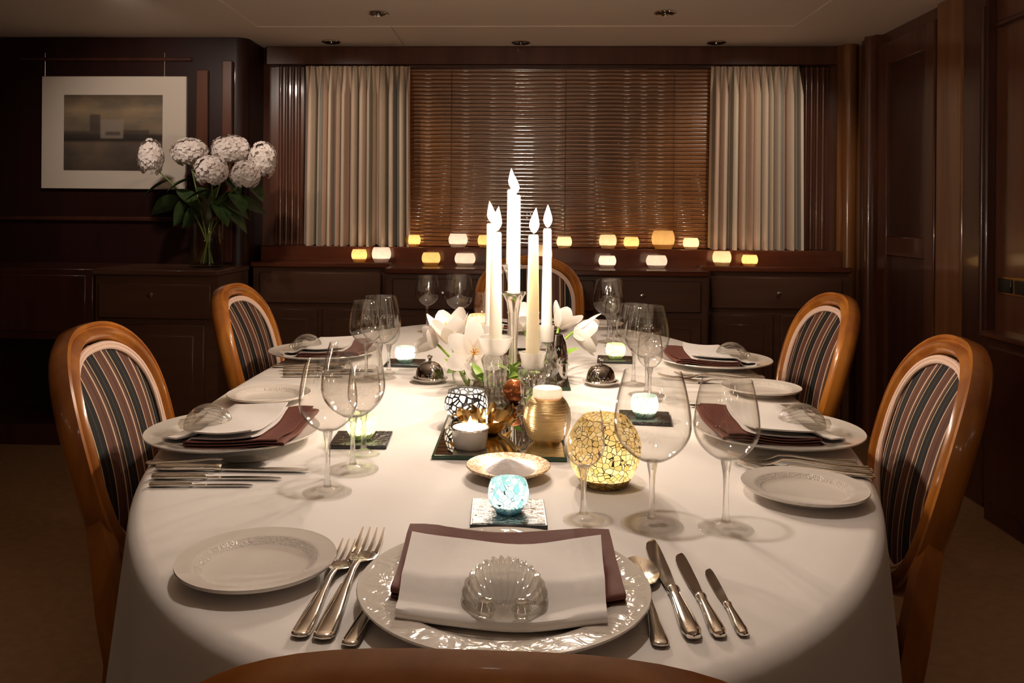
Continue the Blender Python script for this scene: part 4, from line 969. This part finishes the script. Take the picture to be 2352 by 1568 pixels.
# ================================================================== CENTREPIECE
ZM = ZT + 0.0075                                              # upper face of the mirrors
for x0, x1, y0, y1, lab in [(-0.150, 0.072, 1.376, 1.93, 'long mirror tray under the gold ball vase, nearer to the camera'), (-0.118, 0.108, 1.935, 2.50, 'mirror tray under the rear tall candles')]:
    t = thing('mirror_tray', lab, 'mirror', ((x0+x1)/2, (y0+y1)/2, ZP), 0, 'mirror trays')
    a, b = (x1-x0)/2, (y1-y0)/2
    obj('glass_base', MB().box(-a, a, -b, b, 0, 0.0062, 0.001), 'mirror_edge', t)
    obj('mirror_face', MB().box(-a+0.004, a-0.004, -b+0.004, b-0.004, 0.0058, 0.0071, 0.0003), 'mirror', t)
def ribs(n, k): return lambda a, q: k*cos(n*a)
def taper_candle(label, base, top, r0, r1, mat, lean=0.0, fh=0.052):
    t = thing('taper_candle', label, 'candle', base, 0, 'tall taper candles'); h = top - base[2]
    obj('wax', MB().lathe([(0, 0), (r0, 0), (r0, 0.004), (r1, h - 0.003), (r1*0.8, h), (r1*0.3, h - 0.002), (0, h - 0.002)], 24), mat, t)
    obj('wick', MB().tube([(0, 0, h - 0.003), (0.0005, 0, h + 0.006), (0.0015, 0, h + 0.010)], 0.0009, 6), 'wick', t)
    flame(t, (0.0008, 0, h + 0.003), fh, 0.0102, lean)
    lamp(t, (0.001, 0, h + 0.003 + fh*0.42), TAPER_W, 0.008); return t
# front holders: flared ribbed glass
def ribbed_holder(label, loc, h, rtop, mat='crystal'):
    t = thing('glass_candle_holder', label, 'candle holder', loc, 0, 'glass candle holders')
    obj('base', MB().lathe([(0, 0), (0.032, 0), (0.034, 0.004), (0.026, 0.010), (0.022, h*0.3), (0.024, h*0.55), (0.029, h*0.72), (0.024, h*0.80), (0, h*0.80)], 64, ripple=lambda a, q: 0.06*cos(16*a)*(0.1 < q < 0.8)), mat, t, ang=60)
    obj('cup', MB().lathe([(0.016, h*0.80), (0.023, h*0.84), (rtop*0.82, h*0.93), (rtop, h + 0.012), (rtop - 0.002, h + 0.0125), (rtop*0.76, h*0.945), (0.019, h*0.86), (0.0145, h*0.82), (0.016, h*0.80)], 40), 'frosted', t)
    return t
# candle 1, left front
p1 = (-0.060, 1.775); p5 = (0.018, 1.710)
ribbed_holder('ribbed glass holder of the left front candle, behind the black and white candle bowl', (*p1, ZM), 0.125, 0.037)
taper_candle('left front tall white candle, lower of the left pair', (*p1, ZM + 0.102), 1.116, 0.0140, 0.0108, 'wax', 0.004)
ribbed_holder('ribbed glass holder of the yellowish candle, left of the gold ball', (*p5, ZM), 0.105, 0.028)
taper_candle('yellowish tall candle between the centre pair and the rightmost one', (*p5, ZM + 0.086), 1.113, 0.0145, 0.0100, 'wax_yellow', 0.004)
# candle 6, right: stacked crystal balls and a broad frosted cup
p6 = (0.052, 1.935)
t = thing('glass_candle_holder', 'stacked crystal candle holder of the rightmost candle, behind the gold ball', 'candle holder', (*p6, ZM), 0, 'glass candle holders')
obj('base', MB().lathe([(0, 0), (0.030, 0), (0.032, 0.004), (0.016, 0.014), (0.014, 0.02), (0.026, 0.034), (0.029, 0.048), (0.018, 0.058), (0.013, 0.064), (0.022, 0.074), (0.022, 0.086), (0.012, 0.096), (0.012, 0.102), (0, 0.102)], 48, ripple=lambda a, q: 0.05*cos(12*a)*(0.25 < q < 0.9)), 'crystal', t, ang=40)
obj('cup', MB().lathe([(0.006, 0.102), (0.0155, 0.106), (0.0175, 0.14), (0.0180, 0.142), (0.0165, 0.142), (0.0140, 0.108), (0.006, 0.1045)], 32), 'frosted', t)
taper_candle('rightmost tall white candle, in the stacked crystal holder', (*p6, ZM + 0.106), 1.122, 0.0130, 0.0092, 'wax', 0.0)
# candle 2, left rear
p2 = (-0.082, 2.06)
ribbed_holder('ribbed glass holder of the left rear candle', (*p2, ZM), 0.115, 0.034)
taper_candle('left rear tall white candle, behind the left front one', (*p2, ZM + 0.094), 1.131, 0.0140, 0.0110, 'wax', -0.006)
# silver trumpets for the two tallest candles
def trumpet(label, loc, h, flare, ball=True):
    t = thing('trumpet_candlestick', label, 'candlestick', loc, 0, 'silver trumpet candlesticks')
    obj('trumpet', MB().lathe([(0, 0), (0.030, 0), (0.031, 0.003), (0.014, 0.010), (0.010, 0.02), (0.0085, 0.05), (0.0095, h*0.5), (0.013, h*0.78), (0.0175, h*0.90), (flare*0.82, h*0.975), (flare, h), (flare*0.98, h + 0.001), (0.017, h*0.93), (0.0155, h*0.91), (0, h*0.91)], 40, ripple=lambda a, q: 0.02*cos(5*a)*(q > 0.6)), 'silver', t, ang=60)
    return t
p3 = (-0.024, 1.955); p4 = (-0.036, 2.30)
trumpet('tall silver trumpet candlestick in the middle of the centrepiece', (*p3, ZM), 0.215, 0.031)
taper_candle('front one of the two tallest white candles, in the silver trumpet', (*p3, ZM + 0.198), 1.199, 0.0145, 0.0135, 'wax', -0.004, 0.046)
trumpet('rear silver trumpet candlestick, mostly hidden behind the front one', (*p4, ZM), 0.26, 0.030)
taper_candle('rear one of the two tallest white candles', (*p4, ZM + 0.24), 1.222, 0.0150, 0.0125, 'wax', -0.003, 0.055)
# amber glass ball
o = tag(obj('amber_ball', MB().lathe([(0, 0), (0.010, 0.0012), (0.0165, 0.006), (0.021, 0.014), (0.0235, 0.025), (0.0215, 0.036), (0.015, 0.045), (0.006, 0.0495), (0, 0.05)], 30), 'copper_glass'), 'copper coloured glass ball at the foot of the silver trumpet', 'ornament')
o.location = (-0.020, 1.775, ZM)
# gold wire ball
t = thing('gold_ball_vase', 'round gold wire-wound candle ball with a lit pale top, on the mirror', 'candle holder', (0.042, 1.475, ZM))
obj('ball', MB().lathe([(0, 0), (0.022, 0.0), (0.034, 0.010), (0.040, 0.026), (0.042, 0.042), (0.040, 0.058), (0.034, 0.070), (0.028, 0.077), (0.026, 0.078), (0, 0.077)], 48), 'gold_wire', t)
obj('glass_insert', MB().lathe([(0.0245, 0.077), (0.026, 0.080), (0.0255, 0.092), (0.024, 0.094), (0.022, 0.092), (0.022, 0.079), (0, 0.0785)], 36), 'votive_white', t)
flame(t, (0, 0, 0.080), 0.018, 0.004); lamp(t, (0, 0, 0.091), 0.12, 0.004)
# tealight in a white and chrome cup
t = thing('tealight_holder', 'low white tealight cup with burning flame at the near left corner of the mirror', 'candle', (-0.090, 1.428, ZM), 0.4)
obj('cup', MB().lathe([(0, 0), (0.026, 0), (0.0285, 0.003), (0.0315, 0.031), (0.0325, 0.034), (0.030, 0.034), (0.0285, 0.028), (0.0265, 0.025)], 40), 'porcelain', t)
obj('rim', MB().lathe([(0.0300, 0.0325), (0.0332, 0.0325), (0.0332, 0.035), (0.0300, 0.035), (0.0300, 0.0325)], 40), 'chrome', t)
obj('wax', MB().lathe([(0.0283, 0.028), (0.01, 0.0275), (0, 0.0285)], 30), 'tealight_wax', t)
flame(t, (0, 0, 0.029), 0.024, 0.0055); lamp(t, (0, 0, 0.046), 0.35, 0.005)
# gold leaf crown
t = thing('gold_leaf_bowl', 'open gold leaf crown bowl with tealight, behind the low white tealight cup', 'candle holder', (-0.066, 1.525, ZM), 0.2)
obj('bowl', MB().lathe([(0, 0), (0.020, 0.0), (0.026, 0.004), (0.044, 0.016), (0.056, 0.031), (0.0545, 0.0315), (0.043, 0.018), (0.024, 0.007), (0, 0.005)], 72, ripple=lambda a, q: 0.10*q*(1-q)*2*cos(11*a)), 'gold_leaf', t)
rnd = random.Random(4)
for k in range(18):
    a = 2*pi*k/18; mb = leaf_mesh(rnd.uniform(0.020, 0.030), 0.009, rnd.uniform(-0.9, 0.9))
    mb.xf(Matrix.Rotation(a, 4, 'Z') @ Matrix.Translation((0, 0.048, 0.020 + 0.004*(k % 2))) @ Matrix.Rotation(R(rnd.uniform(15, 75)), 4, 'X') @ Matrix.Rotation(R(rnd.uniform(-40, 40)), 4, 'Y'))
    obj('gold_leaf', mb, 'gold_leaf', t)
obj('wax', MB().lathe([(0, 0.006), (0.019, 0.006), (0.020, 0.018), (0, 0.018)], 24), 'tealight_wax', t)
flame(t, (0, 0, 0.0185), 0.014, 0.004); lamp(t, (0, 0, 0.034), 0.12, 0.004)
# other lit globes
votive('black and white mosaic candle bowl at the left edge of the mirror', None, (-0.110, 1.615, ZM), 0.042, 0.056, 'mosaic_black_white', 0.2, neck=0.80, foot=0.6, rim='black_mosaic_rim', name='mosaic_candle_bowl')
votive('big gold crackle globe beside the mirror, behind the small wine glass', None, (0.122, 1.270, ZP), 0.0555, 0.101, 'crackle_gold', 0.2, neck=0.60, foot=0.62, name='crackle_candle_globe', fl=0.03, seg=56, wax_h=0.14)
votive('cream crackle globe glowing behind the white tulip, at the rear of the centrepiece', None, (-0.140, 2.70, ZP), 0.050, 0.082, 'crackle_cream', 0.35, neck=0.7, foot=0.62, name='crackle_candle_globe')
# dish with a pale mound
p = P(1168, 1083)
t = tag(obj('patterned_dish', MB().lathe([(0, 0.002), (0.034, 0), (0.036, 0.002), (0.064, 0.015), (0.0655, 0.017), (0.0645, 0.0185), (0.056, 0.0145), (0.036, 0.007), (0, 0.0055)], 56), 'gold_pattern'), 'gold patterned dish with a pale heap, before the mirror tray', 'dish')
t.location = (p[0], 1.298, ZP)
rnd = random.Random(9); mb = MB()
def heap(u, v):
    a = 2*pi*u; k = 0.036*(1 + 0.16*cos(2*a + 0.4) + 0.05*cos(5*a)); return (k*v*cos(a) - 0.006*(1-v), k*0.7*v*sin(a), 0.021*(1 - v**1.25)*(1 + 0.15*v*cos(4*a + 1)) + 0.0002)
mb.grid(heap, 40, 10, True)
o = tag(obj('salt_heap', mb, 'salt', ang=30), 'pale heap of sea salt in the gold patterned dish', 'salt'); o.location = (p[0] + 0.004, 1.298, ZP + 0.0062)

# ------------------------------------------------------------------ white flowers in two vases
vl = (-0.126, 1.915)
t = thing('bud_vase', 'clear egg-shaped glass vase with white flowers, left of the tall candles', 'vase', (*vl, ZT + 0.0006 if vl[0] < -0.118 else ZM))
obj('glass', MB().lathe([(0, 0), (0.020, 0), (0.034, 0.020), (0.0375, 0.038), (0.033, 0.056), (0.024, 0.068), (0.026, 0.074), (0.0245, 0.074), (0.0225, 0.068), (0.0315, 0.055), (0.0357, 0.038), (0.032, 0.021), (0.018, 0.004), (0, 0.003)], 40), 'glass_thin', t)
vr = (0.080, 2.04)
t = thing('smoked_vase', 'smoky silver glass vase behind the rightmost candle', 'vase', (*vr, ZM))
obj('glass', MB().lathe([(0, 0), (0.024, 0), (0.027, 0.02), (0.027, 0.06), (0.022, 0.09), (0.014, 0.108), (0.0125, 0.108), (0.020, 0.088), (0.025, 0.06), (0.025, 0.02), (0, 0.004)], 36), 'dome_silver', t)
def bloom(label, c, d, size, foot, openness, petals=6, leaves=2, stamens=True):
    c = Vector(c); d = Vector(d).normalized(); t = thing('white_tulip', label, 'flower', tuple(c), 0, 'white flowers of the centrepiece')
    q = d.to_track_quat('Z', 'Y').to_matrix().to_4x4()
    for k in range(petals):
        ring = k % 2; ph = 2*pi*k/petals
        def fn(u, v):
            L = size*(1.0 if ring else 1.05); w_ = size*0.40*sin(pi*min(0.98, 0.10 + 0.86*u))**0.75
            x = (v - 0.5)*2*w_; r_ = size*(0.10 + (0.42*openness + 0.30)*sin(u*pi*0.62)**1.0) - (0.05*size if ring else 0) + size*openness*0.55*u*u
            z = L*u*(1 - 0.35*openness*u)
            cup_ = x*x/(size*0.85); return (x, r_ - cup_, z - 0.25*cup_)
        mb = MB().grid(fn, 10, 7); mb.xf(q @ Matrix.Rotation(ph, 4, 'Z')); obj('petal', mb, 'petal', t, ang=80)
    if stamens:
        mb = MB()
        for k in range(6):
            a = 2*pi*k/6; e = (0.12*size*cos(a), 0.12*size*sin(a), 0.62*size); mb.tube([(0, 0, 0.02*size), e], 0.0010, 5); mb.lathe([(0, -0.003), (0.0022, 0), (0, 0.003)], 8, e)
        mb.xf(q); obj('stamens', mb, 'stamen', t)
    f = Vector(foot) - c; m_ = (f*0.45 - d*size*0.5)
    pts = [((1-s)**2)*Vector((0, 0, 0)) + 2*s*(1-s)*m_ + s*s*f for s in [k/9 for k in range(10)]]
    obj('stem', MB().tube(pts, 0.0032, 7), 'leaf_bright', t)
    rnd = random.Random(int(c.x*1000) + int(c.z*1000))
    for k in range(leaves):
        p_ = pts[5 + k % 4]; mb = leaf_mesh(size*rnd.uniform(0.9, 1.3), 0.011, rnd.uniform(-0.4, 0.4)); mb.xf(aim(p_, (rnd.uniform(-1, 1), rnd.uniform(-0.7, 0.2), rnd.uniform(-0.1, 0.8)), rnd.uniform(-1, 1))); obj('leaf', mb, 'leaf_bright', t)
fl_ = (vl[0], vl[1], ZT + 0.012); fr_ = (vr[0], vr[1], ZM + 0.02)
bloom('upright white tulip at the left, before the cream globe', PY(1036, 786, 2.10), (-0.1, -0.15, 1), 0.082, fl_, 0.30)
bloom('open white flower with orange stamens facing the camera, above the egg-shaped vase', PY(1088, 812, 1.92), (0.12, -1, 0.32), 0.060, fl_, 0.85)
bloom('pale white flower leaning out at the far left of the centrepiece', PY(1004, 790, 2.12), (-0.75, -0.2, 0.35), 0.055, fl_, 0.5, stamens=False)
bloom('white flower leaning out at the far right of the centrepiece', PY(1318, 762, 2.18), (0.8, -0.1, -0.1), 0.072, fr_, 0.45, leaves=3)
bloom('white flower right behind the rightmost candle', PY(1283, 752, 2.22), (0.45, 0.2, 0.75), 0.062, fr_, 0.4, leaves=2, stamens=False)
bloom('half hidden white flower between the middle candles', PY(1202, 756, 2.25), (0.0, -0.3, 1), 0.065, fr_, 0.35, leaves=3, stamens=False)
# loose green sprigs between the holders
for i, (px, py, Y, n, lab) in enumerate([(1172, 842, 1.86, 6, 'green leafy sprig curling round the silver trumpet'), (1108, 865, 1.86, 5, 'green leafy sprig beside the egg-shaped vase'), (1205, 858, 1.84, 5, 'green leafy sprig between trumpet and yellowish candle holder')]):
    b = Vector((PY(px, py, Y)[0], Y, ZM)); h = PY(px, py, Y)[2] - ZM
    t = thing('leafy_sprig', lab, 'foliage', tuple(b), 0, 'green sprigs of the centrepiece')
    obj('stem', MB().tube([(0, 0, 0), (0.004, -0.002, h*0.5), (0.0, 0.0, h)], 0.002, 6), 'leaf_bright', t)
    rnd = random.Random(20 + i)
    for k in range(n):
        mb = leaf_mesh(rnd.uniform(0.036, 0.058), 0.0105, rnd.uniform(-0.5, 0.3)); a = k*2.4 + i
        mb.xf(aim((0, 0, h*(0.45 + 0.55*k/n)), (cos(a), sin(a)*0.6 - 0.3, rnd.uniform(0.1, 0.9)), rnd.uniform(-1, 1))); obj('leaf', mb, 'leaf_bright', t)
